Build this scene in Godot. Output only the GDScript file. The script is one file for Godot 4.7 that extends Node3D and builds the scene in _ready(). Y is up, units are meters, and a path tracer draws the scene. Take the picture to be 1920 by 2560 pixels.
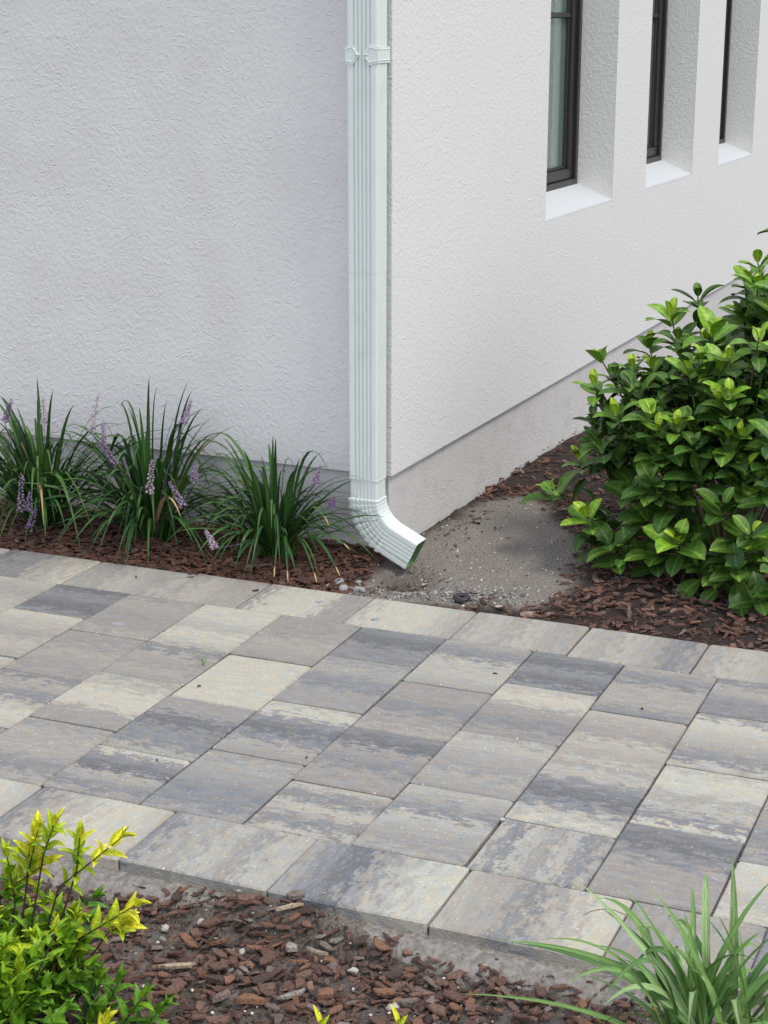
extends Node3D

# ---------------------------------------------------------------- measures
const XW := -1.928          # face of the right wall (it faces +x)
const ZW := -4.366          # face of the left wall (it faces +z)
const LIP := 0.242          # lower edge of the stucco siding
const RECESS := 0.013        # foundation set back behind the siding
const TURN := 0.025667      # the path is turned a little against the house
const UNIT := 1.5

var rng := RandomNumberGenerator.new()
var noise := FastNoiseLite.new()
var names := {}
var m := {}                  # materials

func numbered(called: String) -> String:
	var n: int = names.get(called, 0)
	names[called] = n + 1
	return called if n == 0 else "%s_%03d" % [called, n]

func thing(called: String, label: String, category: String, at := Vector3.ZERO, group := "") -> Node3D:
	var o := Node3D.new()
	o.name = numbered(called)
	o.position = at
	add_child(o)
	return tag(o, label, category, group)

func tag(o: Node3D, label: String, category: String, group := "") -> Node3D:
	o.set_meta("label", label)
	o.set_meta("category", category)
	if group != "":
		o.set_meta("group", group)
	return o

func struct_node(called: String) -> Node3D:
	var o := Node3D.new()
	o.name = numbered(called)
	add_child(o)
	o.set_meta("kind", "structure")
	return o

func put(called: String, mesh: Mesh, mat: Material, parent: Node = self) -> MeshInstance3D:
	var o := MeshInstance3D.new()
	if parent == self:
		o.name = numbered(called)
	else:
		var k := "%d/%s" % [parent.get_instance_id(), called]
		var n: int = names.get(k, 0)
		names[k] = n + 1
		o.name = called if n == 0 else "%s_%03d" % [called, n]
	o.mesh = mesh
	o.material_override = mat
	parent.add_child(o, true)
	return o

# ---------------------------------------------------------------- mesh helpers
func st_new(smooth := false) -> SurfaceTool:
	var s := SurfaceTool.new()
	s.begin(Mesh.PRIMITIVE_TRIANGLES)
	s.set_smooth_group(0 if smooth else -1)
	return s

func done(s: SurfaceTool) -> ArrayMesh:
	s.generate_normals()
	return s.commit()

# corners seen from outside, counter-clockwise; stored clockwise as Godot wants
func quad(s: SurfaceTool, a: Vector3, b: Vector3, c: Vector3, d: Vector3, uv := Rect2(0, 0, 1, 1)) -> void:
	var u := [uv.position, uv.position + Vector2(uv.size.x, 0), uv.end, uv.position + Vector2(0, uv.size.y)]
	for k in [[a, 0], [c, 2], [b, 1], [a, 0], [d, 3], [c, 2]]:
		s.set_uv(u[k[1]])
		s.add_vertex(k[0])

func tri(s: SurfaceTool, a: Vector3, b: Vector3, c: Vector3) -> void:
	for p in [a, c, b]:
		s.set_uv(Vector2(0.3, 0.3))
		s.add_vertex(p)

func box(s: SurfaceTool, lo: Vector3, hi: Vector3, bevel := 0.0) -> void:
	if bevel <= 0.0:
		var p := func(i, j, k): return Vector3([lo.x, hi.x][i], [lo.y, hi.y][j], [lo.z, hi.z][k])
		quad(s, p.call(0, 0, 1), p.call(1, 0, 1), p.call(1, 1, 1), p.call(0, 1, 1))
		quad(s, p.call(1, 0, 0), p.call(0, 0, 0), p.call(0, 1, 0), p.call(1, 1, 0))
		quad(s, p.call(1, 0, 1), p.call(1, 0, 0), p.call(1, 1, 0), p.call(1, 1, 1))
		quad(s, p.call(0, 0, 0), p.call(0, 0, 1), p.call(0, 1, 1), p.call(0, 1, 0))
		quad(s, p.call(0, 1, 1), p.call(1, 1, 1), p.call(1, 1, 0), p.call(0, 1, 0))
		quad(s, p.call(0, 0, 0), p.call(1, 0, 0), p.call(1, 0, 1), p.call(0, 0, 1))
		return
	# bevelled: the six faces inset, twelve edge strips, eight corners
	var c := (lo + hi) / 2.0
	var h := (hi - lo) / 2.0
	var e := Vector3.ONE * bevel
	for ax in 3:
		for sg in [-1.0, 1.0]:
			var n := Vector3.ZERO; n[ax] = sg
			var u := Vector3.ZERO; u[(ax + 1) % 3] = 1.0
			var v := n.cross(u)
			var hu: float = h[(ax + 1) % 3] - bevel
			var hv: float = h[(ax + 2) % 3] - bevel
			var o := c + n * h[ax]
			quad(s, o - u * hu - v * hv, o + u * hu - v * hv, o + u * hu + v * hv, o - u * hu + v * hv)
	for ax in 3:
		var b1 := (ax + 1) % 3
		var b2 := (ax + 2) % 3
		for s1 in [-1.0, 1.0]:
			for s2 in [-1.0, 1.0]:
				var a1 := Vector3.ZERO; a1[b1] = s1 * h[b1]; a1[b2] = s2 * (h[b2] - bevel)
				var a2 := Vector3.ZERO; a2[b1] = s1 * (h[b1] - bevel); a2[b2] = s2 * h[b2]
				var along := Vector3.ZERO; along[ax] = h[ax] - bevel
				var q := [c + a1 - along, c + a2 - along, c + a2 + along, c + a1 + along]
				var nn: Vector3 = (q[1] - q[0]).cross(q[3] - q[0])
				if nn.dot(a1 + a2) > 0: quad(s, q[0], q[1], q[2], q[3])
				else: quad(s, q[3], q[2], q[1], q[0])
	for i in 8:
		var sg := Vector3(1 if i & 1 else -1, 1 if i & 2 else -1, 1 if i & 4 else -1)
		var t := []
		for ax in 3:
			var k := sg * (h - e); k[ax] = sg[ax] * h[ax]
			t.append(c + k)
		var nn: Vector3 = (t[1] - t[0]).cross(t[2] - t[0])
		if nn.dot(sg) > 0: tri(s, t[0], t[1], t[2])
		else: tri(s, t[0], t[2], t[1])

func tube(s: SurfaceTool, pts: Array, r0: float, r1: float, sides := 6) -> void:
	var rings := []
	for i in pts.size():
		var t: Vector3 = (pts[mini(i + 1, pts.size() - 1)] - pts[maxi(i - 1, 0)]).normalized()
		var x := t.cross(Vector3(0.31, 0.2, 0.93)).normalized()
		var y := t.cross(x)
		var r := lerpf(r0, r1, float(i) / (pts.size() - 1))
		var ring := []
		for k in sides:
			var a := TAU * k / sides
			ring.append(pts[i] + (x * cos(a) + y * sin(a)) * r)
		rings.append(ring)
	for i in pts.size() - 1:
		for k in sides:
			var j := (k + 1) % sides
			quad(s, rings[i][k], rings[i][j], rings[i + 1][j], rings[i + 1][k], Rect2(0.2, 0.1, 0.1, 0.1))

# ---------------------------------------------------------------- materials
func lin(r: float, g: float, b: float) -> Color:
	return Color(r, g, b).linear_to_srgb()

func mat(color: Color, rough := 0.8, metal := 0.0) -> StandardMaterial3D:
	var k := StandardMaterial3D.new()
	k.albedo_color = color
	k.roughness = rough
	k.metallic = metal
	return k

func noise_image(w: int, h: int, freq: float, oct: int, seed_: int, kind := FastNoiseLite.TYPE_SIMPLEX_SMOOTH) -> Image:
	var n := FastNoiseLite.new()
	n.seed = seed_
	n.noise_type = kind
	n.frequency = freq
	n.fractal_octaves = oct
	return n.get_seamless_image(w, h)

func ramp_texture(src: Image, colors: Array) -> ImageTexture:
	# grey picture to a colour picture through a list of [grey, colour]
	var lut := PackedByteArray()
	for i in 256:
		var g := i / 255.0
		var c: Color = colors[0][1]
		for k in colors.size() - 1:
			if g >= colors[k][0]:
				c = colors[k][1].lerp(colors[k + 1][1], clampf((g - colors[k][0]) / (colors[k + 1][0] - colors[k][0]), 0, 1))
		lut.append_array([int(c.r * 255), int(c.g * 255), int(c.b * 255)])
	src.convert(Image.FORMAT_L8)
	var d := src.get_data()
	var out := PackedByteArray()
	out.resize(d.size() * 3)
	for i in d.size():
		var j := d[i] * 3
		out[i * 3] = lut[j]; out[i * 3 + 1] = lut[j + 1]; out[i * 3 + 2] = lut[j + 2]
	return ImageTexture.create_from_image(Image.create_from_data(src.get_width(), src.get_height(), false, Image.FORMAT_RGB8, out))

func world_mapped(k: StandardMaterial3D, metres: float) -> StandardMaterial3D:
	k.uv1_triplanar = true
	k.uv1_world_triplanar = true
	k.uv1_scale = Vector3.ONE / metres
	return k

func relief(k: StandardMaterial3D, t: Texture2D, cm: float) -> StandardMaterial3D:
	k.heightmap_enabled = true
	k.heightmap_texture = t
	k.heightmap_scale = cm
	return k

func stucco_height() -> ImageTexture:
	# trowelled stucco: thousands of short worm-like ridges and furrows, their direction swirling, over a fine grain
	var w := 1024
	var g := noise_image(w, w, 0.05, 3, 5)
	g.convert(Image.FORMAT_L8)
	var gd := g.get_data()
	var big := noise_image(w, w, 0.008, 2, 6)
	big.convert(Image.FORMAT_L8)
	var bd := big.get_data()
	var h := PackedFloat32Array()
	h.resize(w * w)
	for i in w * w:
		h[i] = 0.45 + (gd[i] - 128) * 0.0009
	var r := RandomNumberGenerator.new()
	r.seed = 77
	for k in 7500:
		var x := r.randf() * w
		var y := r.randf() * w
		var gate: int = bd[int(y) * w + int(x)]
		if gate < 105 and r.randf() < 0.55:
			continue
		var a := bd[((int(y) + 300) % w) * w + (int(x) + 200) % w] / 255.0 * 9.0 + r.randfn() * 0.35
		var n := r.randi_range(5, 19)
		var bend := r.randfn() * 0.045
		var up := (0.34 if r.randf() < 0.68 else -0.3) * r.randf_range(0.5, 1.0)
		var fat := r.randf_range(0.95, 1.75)
		for i in n:
			var f := sin(PI * (i + 0.5) / n)
			var cx := int(x); var cy := int(y)
			for dy in range(-3, 4):
				for dx in range(-3, 4):
					var e: float = exp(-((cx + dx - x) ** 2 + (cy + dy - y) ** 2) / (fat * fat))
					var j := ((cy + dy + w) % w) * w + (cx + dx + w) % w
					var want := 0.45 + up * f
					h[j] = lerpf(h[j], want, e * 0.55 * f)
			a += bend
			x = fposmod(x + cos(a) * 1.5, w); y = fposmod(y + sin(a) * 1.5, w)
	return ImageTexture.create_from_image(Image.create_from_data(w, w, false, Image.FORMAT_RF, h.to_byte_array()))

func leaf_texture(base: Color, vein: Color, dark: float, veins: int, seed_: int) -> ImageTexture:
	# u across, v from the stalk to the tip: blade, midrib and side veins
	var im := Image.create(48, 96, false, Image.FORMAT_RGB8)
	noise.seed = seed_
	noise.frequency = 0.06
	for y in 96:
		for x in 48:
			var u := absf(x / 47.0 - 0.5) * 2.0
			var v := y / 95.0
			var c := base.darkened(clampf(dark * (0.5 + noise.get_noise_2d(x, y)), 0, 1))
			var mid := exp(-pow(u / 0.11, 2.0))
			var side := 0.0
			if veins > 0:
				var p := fposmod((v - u * 0.22) * veins, 1.0)
				side = exp(-pow((p - 0.5) / 0.09, 2.0)) * 0.35 * (1.0 - u * 0.7)
			c = c.lerp(vein, clampf(mid * 0.75 + side, 0, 1))
			im.set_pixel(x, y, c)
	return ImageTexture.create_from_image(im)

func leaf_mat(base: Color, vein: Color, veins: int, rough: float, back: float, seed_: int) -> StandardMaterial3D:
	var k := mat(Color.WHITE, rough)
	k.albedo_texture = leaf_texture(base, vein, 0.22, veins, seed_)
	k.texture_repeat = false
	k.backlight_enabled = true
	k.backlight = base * back
	k.metallic_specular = 0.38
	return k

func make_materials() -> void:
	var sh := stucco_height()
	var blot := noise_image(512, 512, 0.006, 4, 9)
	m.stucco = relief(world_mapped(mat(Color.WHITE, 0.9), 1.06), sh, 0.52)
	m.sidewall = relief(world_mapped(mat(lin(.715, .71, .70), 0.9), 0.92), sh, 0.38)
	m.stucco.albedo_texture = ramp_texture(blot, [[0.0, lin(.66, .645, .64)], [0.5, lin(.69, .68, .675)], [1.0, lin(.71, .705, .69)]])
	m.jamb = relief(world_mapped(mat(lin(.83, .81, .785), 0.9), 1.06), sh, 0.5)
	m.foundation = relief(world_mapped(mat(Color.WHITE, 0.95), 0.9), sh, 0.42)
	m.foundation.albedo_texture = ramp_texture(noise_image(512, 512, 0.012, 5, 19), [[0.0, lin(.51, .50, .49)], [0.35, lin(.57, .56, .55)], [1.0, lin(.60, .59, .58)]])
	m.sill = relief(world_mapped(mat(lin(.53, .56, .59), 0.85), 0.5), ImageTexture.create_from_image(noise_image(256, 256, 0.05, 3, 8)), 0.06)
	m.frame = mat(lin(.030, .026, .025), 0.38)
	m.glass = mat(Color(0.78, 0.92, 0.86, 0.12), 0.03)
	m.glass.transparency = BaseMaterial3D.TRANSPARENCY_ALPHA
	m.glass.metallic_specular = 0.9
	m.blind = mat(lin(.24, .38, .32), 0.85)
	m.inside = mat(lin(.10, .12, .115), 0.9)
	m.roof = mat(lin(.15, .14, .13), 0.9)
	m.pipe = mat(Color.WHITE, 0.36)
	m.pipe.albedo_texture = ramp_texture(noise_image(256, 256, 0.02, 4, 31), [[0.0, lin(.65, .705, .68)], [0.3, lin(.70, .76, .735)], [1.0, lin(.72, .775, .75)]])
	world_mapped(m.pipe, 0.7)
	m.lining = mat(lin(.13, .26, .10), 0.6)
	m.screw = mat(lin(.62, .66, .65), 0.3, 0.4)
	# paving
	var grain := noise_image(256, 256, 0.16, 3, 41)
	m.grain = ImageTexture.create_from_image(grain)
	m.joint = relief(world_mapped(mat(Color.WHITE, 1.0), 0.25), m.grain, 0.3)
	m.joint.albedo_texture = ramp_texture(noise_image(256, 256, 0.1, 4, 42), [[0.0, lin(.03, .026, .022)], [0.6, lin(.08, .07, .06)], [1.0, lin(.30, .27, .23)]])
	m.haunch = relief(world_mapped(mat(Color.WHITE, 1.0), 0.35), m.grain, 0.5)
	m.haunch.albedo_texture = ramp_texture(noise_image(512, 512, 0.035, 5, 43), [[0.0, lin(.12, .107, .095)], [0.45, lin(.215, .195, .174)], [0.7, lin(.265, .243, .22)], [1.0, lin(.40, .37, .34)]])
	# soil, sand, mulch
	var soil := noise_image(512, 512, 0.045, 5, 51)
	m.soil = relief(world_mapped(mat(Color.WHITE, 1.0), 0.35), ImageTexture.create_from_image(soil), 1.3)
	m.soil.albedo_texture = ramp_texture(noise_image(512, 512, 0.09, 4, 52), [[0.0, lin(.45, .42, .40)], [0.5, lin(.85, .85, .84)], [0.75, lin(1, 1, 1)], [1.0, lin(1, 1, 1)]])
	m.soil.vertex_color_use_as_albedo = true
	m.lawn = world_mapped(mat(Color.WHITE, 1.0), 1.5)
	m.lawn.albedo_texture = ramp_texture(noise_image(256, 256, 0.05, 4, 55), [[0.0, lin(.04, .06, .02)], [1.0, lin(.10, .12, .05)]])
	m.bark = relief(mat(Color.WHITE, 0.85), ImageTexture.create_from_image(noise_image(128, 128, 0.06, 4, 56)), 0.2)
	m.bark.vertex_color_use_as_albedo = true
	m.bark.albedo_texture = ramp_texture(noise_image(128, 64, 0.05, 4, 57), [[0.0, lin(.45, .42, .4)], [0.5, lin(.85, .85, .85)], [1.0, lin(1, 1, 1)]])
	m.chips = []
	for c in [[.140, .076, .053], [.185, .105, .072], [.085, .050, .038], [.22, .17, .145], [.25, .125, .07], [.36, .32, .29]]:
		var k := relief(mat(Color.WHITE, 0.8), m.bark.heightmap_texture, 0.2)
		k.albedo_texture = m.bark.albedo_texture
		k.albedo_color = lin(c[0], c[1], c[2])
		m.chips.append(k)
	m.splinter = relief(mat(lin(.50, .41, .29), 0.8), m.bark.heightmap_texture, 0.15)
	m.splinter.albedo_texture = m.bark.albedo_texture
	m.stone = relief(world_mapped(mat(lin(.52, .49, .44), 0.85), 0.08), m.grain, 0.3)
	m.greystone = relief(world_mapped(mat(lin(.33, .33, .33), 0.9), 0.08), m.grain, 0.15)
	m.mortar = mat(lin(.30, .315, .34), 0.9)
	m.shell = mat(Color.WHITE, 0.7)
	m.shell.vertex_color_use_as_albedo = true
	m.rubber = mat(lin(.022, .020, .027), 0.45)
	# plants
	m.old = []
	for c in [[.038, .100, .016], [.060, .148, .019], [.092, .200, .024]]:
		m.old.append(leaf_mat(lin(c[0], c[1], c[2]), lin(c[0] * 2.6, c[1] * 1.9, c[2] * 2.4), 7, 0.44, 0.25, 61 + m.old.size()))
	m.young = []
	for c in [[.21, .41, .028], [.33, .52, .034], [.13, .29, .026]]:
		m.young.append(leaf_mat(lin(c[0], c[1], c[2]), lin(c[0] * 1.8, c[1] * 1.35, c[2] * 2.4), 7, 0.38, 0.45, 71 + m.young.size()))
	m.gold = []   # from old green to new yellow
	for c in [[.050, .155, .018], [.12, .29, .018], [.24, .45, .018], [.44, .60, .018], [.72, .74, .03]]:
		m.gold.append(leaf_mat(lin(c[0], c[1], c[2]), lin(c[0] * 1.5, c[1] * 1.25, c[2] * 2), 0, 0.42, 0.45, 81 + m.gold.size()))
	m.blade = []
	for c in [[.024, .074, .018], [.042, .118, .027], [.070, .170, .036]]:
		m.blade.append(leaf_mat(lin(c[0], c[1], c[2]), lin(c[0] * 1.5, c[1] * 1.4, c[2] * 1.5), 0, 0.38, 0.35, 91 + m.blade.size()))
	m.grass = []
	for c in [[.09, .20, .045], [.18, .34, .085], [.32, .48, .19]]:
		m.grass.append(leaf_mat(lin(c[0], c[1], c[2]), lin(c[0] * 1.4, c[1] * 1.3, c[2] * 1.6), 0, 0.36, 0.5, 101 + m.grass.size()))
	m.straw = mat(lin(.42, .30, .13), 0.8)
	m.wood = mat(lin(.085, .055, .035), 0.85)
	m.shoot = mat(lin(.13, .20, .04), 0.6)
	m.darkshoot = mat(lin(.045, .028, .026), 0.7)
	m.petal = []
	for c in [[.22, .145, .28], [.33, .24, .37], [.47, .37, .44]]:
		m.petal.append(mat(lin(c[0], c[1], c[2]), 0.7))

# ---------------------------------------------------------------- ground shape
const SAND := [Vector2(-1.866, -3.992), Vector2(-1.935, -4.217), Vector2(-1.96, -4.415), Vector2(-1.93, -4.73), Vector2(-1.90, -5.05), Vector2(-1.839, -5.145), Vector2(-1.699, -5.085), Vector2(-1.539, -4.817), Vector2(-1.441, -4.628), Vector2(-1.378, -4.351), Vector2(-1.38, -4.178), Vector2(-1.432, -4.104), Vector2(-1.59, -4.071)]

func sand_depth(x: float, z: float) -> float:
	# metres inside (+) or outside (-) the bare sandy patch below the spout
	var p := Vector2(x, z)
	var poly := PackedVector2Array(SAND)
	var best := 9.0
	for i in poly.size():
		best = minf(best, p.distance_to(Geometry2D.get_closest_point_to_segment(p, poly[i], poly[(i + 1) % poly.size()])))
	return best if Geometry2D.is_point_in_polygon(p, poly) else -best

func path_uv(x: float, z: float) -> Vector2:
	return Vector2(x * cos(TURN) - z * sin(TURN), x * sin(TURN) + z * cos(TURN))

func back_height(x: float, z: float) -> float:
	var v := path_uv(x, z).y
	var k := clampf((-4.065 - v) / 0.3, 0, 1)
	var y := lerpf(-0.012, 0.008, k)
	y = lerpf(y, -0.02, clampf((-z - 4.8) / 1.4, 0, 1))
	y -= 0.045 * exp(-pow(Vector2(x + 1.83, (z + 4.235) * 0.9).length() / 0.085, 2.0))
	y -= 0.018 * exp(-pow(Vector2(x + 1.60, z + 4.45).length() / 0.22, 2.0))
	if x > -2.05 and x < -1.3 and z > -5.2:
		y += (absf(noise.get_noise_2d(x * 70 + 9, z * 45)) - 0.25) * 0.016 + noise.get_noise_2d(x * 260, z * 260) * 0.004
	y += noise.get_noise_2d(x * 60, z * 60) * 0.008 + noise.get_noise_2d(x * 14 + 50, z * 14) * 0.009
	return y

func front_height(x: float, z: float) -> float:
	var v := path_uv(x, z).y
	var y := lerpf(-0.052, -0.035, clampf((v + 2.4) / 0.5, 0, 1))
	y += (0.016 + 0.022 * exp(-pow((x + 1.30) / 0.16, 2.0))) * clampf((-2.40 - v) / 0.06, 0, 1)
	y += noise.get_noise_2d(x * 50, z * 50) * 0.008 + noise.get_noise_2d(x * 12 + 50, z * 12) * 0.012
	return y

func mulch_front(x: float, z: float) -> float:
	var v := path_uv(x, z).y
	var d := 0.62 + noise.get_noise_2d(x * 16 + 90, z * 16) * 1.1 - 0.5 * exp(-pow(Vector2(x + 1.44, z + 2.28).length() / 0.10, 2.0))
	var reach := 0.045 * exp(-pow((x + 1.30) / 0.18, 2.0))
	d = maxf(d, reach * 18.0)
	d *= smoothstep(-2.475, -2.435, v + reach + noise.get_noise_2d(x * 20, 7) * 0.05)
	return clampf(d, 0.04, 1) if v > -2.485 else 0.0

func terrain(called: String, x0: float, x1: float, z0: float, z1: float, step: float, front: bool) -> void:
	var s := st_new(true)
	var nx := int(round((x1 - x0) / step))
	var nz := int(round((z1 - z0) / step))
	for j in nz + 1:
		for i in nx + 1:
			var u := x0 + i * step
			var v := z0 + j * step
			var x := u * cos(TURN) + v * sin(TURN)
			var z := -u * sin(TURN) + v * cos(TURN)
			var c := Color(.045, .031, .024)
			var sandy: float
			if front:
				sandy = 0.95 - mulch_front(x, z) * 0.6
				c = c.lerp(Color(.23, .20, .176), clampf(sandy, 0, 1))
			else:
				var d := sand_depth(x, z) + noise.get_noise_2d(x * 30, z * 30) * 0.06
				sandy = smoothstep(-0.03, 0.04, d)
				c = c.lerp(Color(.285, .255, .228), sandy)
				c = c.lerp(Color(.07, .052, .043), 0.75 * exp(-pow(Vector2(x + 1.83, z + 4.235).length() / 0.08, 2.0)))
			s.set_color(c)
			s.set_uv(Vector2(x, z))
			s.add_vertex(Vector3(x, front_height(x, z) if front else back_height(x, z), z))
	for j in nz:
		for i in nx:
			var a := j * (nx + 1) + i
			for k in [a, a + 1, a + nx + 1, a + 1, a + nx + 2, a + nx + 1]:
				s.add_index(k)
	var o := put(called, done(s), m.soil)
	o.set_meta("kind", "structure")

# ---------------------------------------------------------------- house
func wall_sheet(s: SurfaceTool, holes: Array, z0: float, z1: float, y0: float, y1: float, x: float, flip: bool) -> void:
	# a sheet in the plane x with the openings left out
	var zs := [z0, z1]
	var ys := [y0, y1]
	for h in holes:
		zs.append_array([h[0], h[1]]); ys.append_array([h[2], h[3]])
	zs.sort(); ys.sort()
	for i in zs.size() - 1:
		for j in ys.size() - 1:
			if zs[i + 1] - zs[i] < 1e-5 or ys[j + 1] - ys[j] < 1e-5:
				continue
			var cz: float = (zs[i] + zs[i + 1]) / 2
			var cy: float = (ys[j] + ys[j + 1]) / 2
			if holes.any(func(h): return cz > h[0] and cz < h[1] and cy > h[2] and cy < h[3]):
				continue
			var q := [Vector3(x, ys[j], zs[i + 1]), Vector3(x, ys[j], zs[i]), Vector3(x, ys[j + 1], zs[i]), Vector3(x, ys[j + 1], zs[i + 1])]
			if flip: quad(s, q[3], q[2], q[1], q[0])
			else: quad(s, q[0], q[1], q[2], q[3])

func build_house() -> void:
	var house := thing("house", "house corner of pale grey stucco with tall narrow dark framed windows", "house")
	var r := 0.003
	var top := 3.3
	var back := -13.0
	var left := -9.0
	# left wall: face, lower lip, and the rounded corner bead
	var s := st_new()
	quad(s, Vector3(left, LIP, ZW), Vector3(XW - r, LIP, ZW), Vector3(XW - r, top, ZW), Vector3(left, top, ZW))
	quad(s, Vector3(left, LIP, ZW - 0.03), Vector3(XW - r, LIP, ZW - 0.03), Vector3(XW - r, LIP, ZW), Vector3(left, LIP, ZW))
	quad(s, Vector3(XW - 0.25, LIP, ZW - 0.25), Vector3(left, LIP, ZW - 0.25), Vector3(left, top, ZW - 0.25), Vector3(XW - 0.25, top, ZW - 0.25))
	put("stucco_wall", done(s), m.stucco, house)
	s = st_new(true)
	for i in 5:
		var a0 := PI / 2 * i / 5.0
		var a1 := PI / 2 * (i + 1) / 5.0
		var c := Vector3(XW - r, 0, ZW - r)
		var p0 := c + Vector3(sin(a0), 0, cos(a0)) * r
		var p1 := c + Vector3(sin(a1), 0, cos(a1)) * r
		var n := 24
		for k in n:
			var ya := lerpf(LIP, top, float(k) / n)
			var yb := lerpf(LIP, top, float(k + 1) / n)
			quad(s, p0 + Vector3(0, ya, 0), p1 + Vector3(0, ya, 0), p1 + Vector3(0, yb, 0), p0 + Vector3(0, yb, 0))
	put("corner_bead", done(s), m.stucco, house)
	# right wall with its window openings: [far z, near z, sill y, head y]
	var holes := [[-6.440, -5.660, 0.835, 2.45], [-7.641, -6.893, 0.838, 2.45], [-8.840, -8.120, 0.840, 2.45], [-10.06, -9.34, 0.842, 2.45]]
	var deep := 0.14
	s = st_new()
	wall_sheet(s, holes, back, ZW - r, LIP, top, XW, false)
	wall_sheet(s, holes, back, ZW - 0.25, LIP, top, XW - 0.25, true)
	quad(s, Vector3(XW - 0.03, LIP, ZW - r), Vector3(XW - 0.03, LIP, back), Vector3(XW, LIP, back), Vector3(XW, LIP, ZW - r))
	put("stucco_wall", done(s), m.sidewall, house)
	for h in holes:
		# reveal: two jambs and the head, with softened outer edges
		s = st_new()
		var x0 := XW - 0.25
		for zz in [h[0], h[1]]:
			var a := Vector3(XW, h[2], zz); var b := Vector3(x0, h[2], zz)
			var c := Vector3(x0, h[3], zz); var d := Vector3(XW, h[3], zz)
			if zz == h[0]: quad(s, b, a, d, c)
			else: quad(s, a, b, c, d)
		quad(s, Vector3(XW, h[3], h[1]), Vector3(x0, h[3], h[1]), Vector3(x0, h[3], h[0]), Vector3(XW, h[3], h[0]))
		put("reveal", done(s), m.jamb, house)
		# sloping sill with a slightly wavy, proud front edge
		s = st_new(true)
		var n := 16
		var yi: float = h[2] + 0.053
		for i in n:
			var pa := []
			for k in 2:
				var z := lerpf(h[1], h[0], float(i + k) / n)
				var w := (noise.get_noise_2d(z * 90, h[0] * 10) * 0.006 + noise.get_noise_2d(z * 400, h[0] * 10) * 0.003)
				pa.append([Vector3(XW - 0.2, yi + 0.02, z), Vector3(XW - deep, yi, z), Vector3(XW - 0.006, h[2] + 0.001 + w, z), Vector3(XW + 0.0012 + w * 0.2, h[2] - 0.004 + w, z), Vector3(XW - 0.001, h[2] - 0.010, z)])
			for k in 4:
				quad(s, pa[0][k + 1], pa[1][k + 1], pa[1][k], pa[0][k])
		put("sill", done(s), m.sill, house)
		# window: outer frame, sash, pane, glazing bars
		var zc: float = (h[0] + h[1]) / 2
		var half: float = (h[1] - h[0]) / 2 - 0.001
		var xf := XW - deep
		s = st_new()
		var yb: float = yi - 0.004
		var yt: float = h[3] - 0.001
		frame_ring(s, xf - 0.075, xf, zc, half, yb, yt, 0.026, 0.003)
		var window := put("window", done(s), m.frame, house)
		s = st_new()
		frame_ring(s, xf - 0.06, xf - 0.014, zc, half - 0.0265, yb + 0.0265, yt - 0.0265, 0.040, 0.004)
		put("sash", done(s), m.frame, window)
		s = st_new()
		frame_ring(s, xf - 0.05, xf - 0.027, zc, half - 0.0668, yb + 0.0668, yt - 0.0668, 0.010, 0.003)
		put("glazing_bead", done(s), m.frame, window)
		for yy in [1.508, 2.07]:
			s = st_new()
			box(s, Vector3(xf - 0.056, yy - 0.010, zc - half + 0.0672), Vector3(xf - 0.022, yy + 0.010, zc + half - 0.0672), 0.004)
			put("glazing_bar", done(s), m.frame, window)
		s = st_new()
		box(s, Vector3(xf - 0.042, yb + 0.07, zc - half + 0.07), Vector3(xf - 0.038, yt - 0.07, zc + half - 0.07))
		put("pane", done(s), m.glass, window)
		s = st_new()
		quad(s, Vector3(xf - 0.16, yb - 0.05, zc + half + 0.1), Vector3(xf - 0.16, yb - 0.05, zc - half - 0.1), Vector3(xf - 0.16, yt + 0.1, zc - half - 0.1), Vector3(xf - 0.16, yt + 0.1, zc + half + 0.1))
		put("blind", done(s), m.blind, window)
	# foundation, set back, meeting at the corner
	s = st_new()
	var fx := XW - RECESS
	var fz := ZW - RECESS
	quad(s, Vector3(left, -0.35, fz), Vector3(fx - r, -0.35, fz), Vector3(fx - r, LIP + 0.02, fz), Vector3(left, LIP + 0.02, fz))
	quad(s, Vector3(fx, -0.35, fz - r), Vector3(fx, -0.35, back), Vector3(fx, LIP + 0.02, back), Vector3(fx, LIP + 0.02, fz - r))
	quad(s, Vector3(fx - r, -0.35, fz), Vector3(fx, -0.35, fz - r), Vector3(fx, LIP + 0.02, fz - r), Vector3(fx - r, LIP + 0.02, fz))
	put("foundation", done(s), m.foundation, house)
	# the closed rest of the house
	s = st_new()
	box(s, Vector3(left - 0.3, top + 0.002, back - 0.3), Vector3(XW + 0.12, top + 0.25, ZW + 0.12))
	put("roof", done(s), m.roof, house)
	s = st_new()
	box(s, Vector3(left - 0.2, -0.3, back - 0.2), Vector3(XW - 0.003, top, back))
	box(s, Vector3(left - 0.2, -0.3, back + 0.002), Vector3(left, top, ZW - 0.003))
	box(s, Vector3(left, 0.1, back + 0.002), Vector3(XW - 0.3, 0.15, ZW - 0.3))
	put("inner_wall", done(s), m.inside, house)

func frame_ring(s: SurfaceTool, xb: float, xf: float, zc: float, half: float, yb: float, yt: float, w: float, bev: float) -> void:
	box(s, Vector3(xb, yb, zc - half), Vector3(xf, yb + w, zc + half), bev)
	box(s, Vector3(xb, yt - w, zc - half), Vector3(xf, yt, zc + half), bev)
	box(s, Vector3(xb + 0.0005, yb + w, zc - half), Vector3(xf - 0.0005, yt - w, zc - half + w), bev * 0.8)
	box(s, Vector3(xb + 0.0005, yb + w, zc + half - w), Vector3(xf - 0.0005, yt - w, zc + half), bev * 0.8)

# ---------------------------------------------------------------- downspout
const PW := 0.0905
const PD := 0.068

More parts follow.
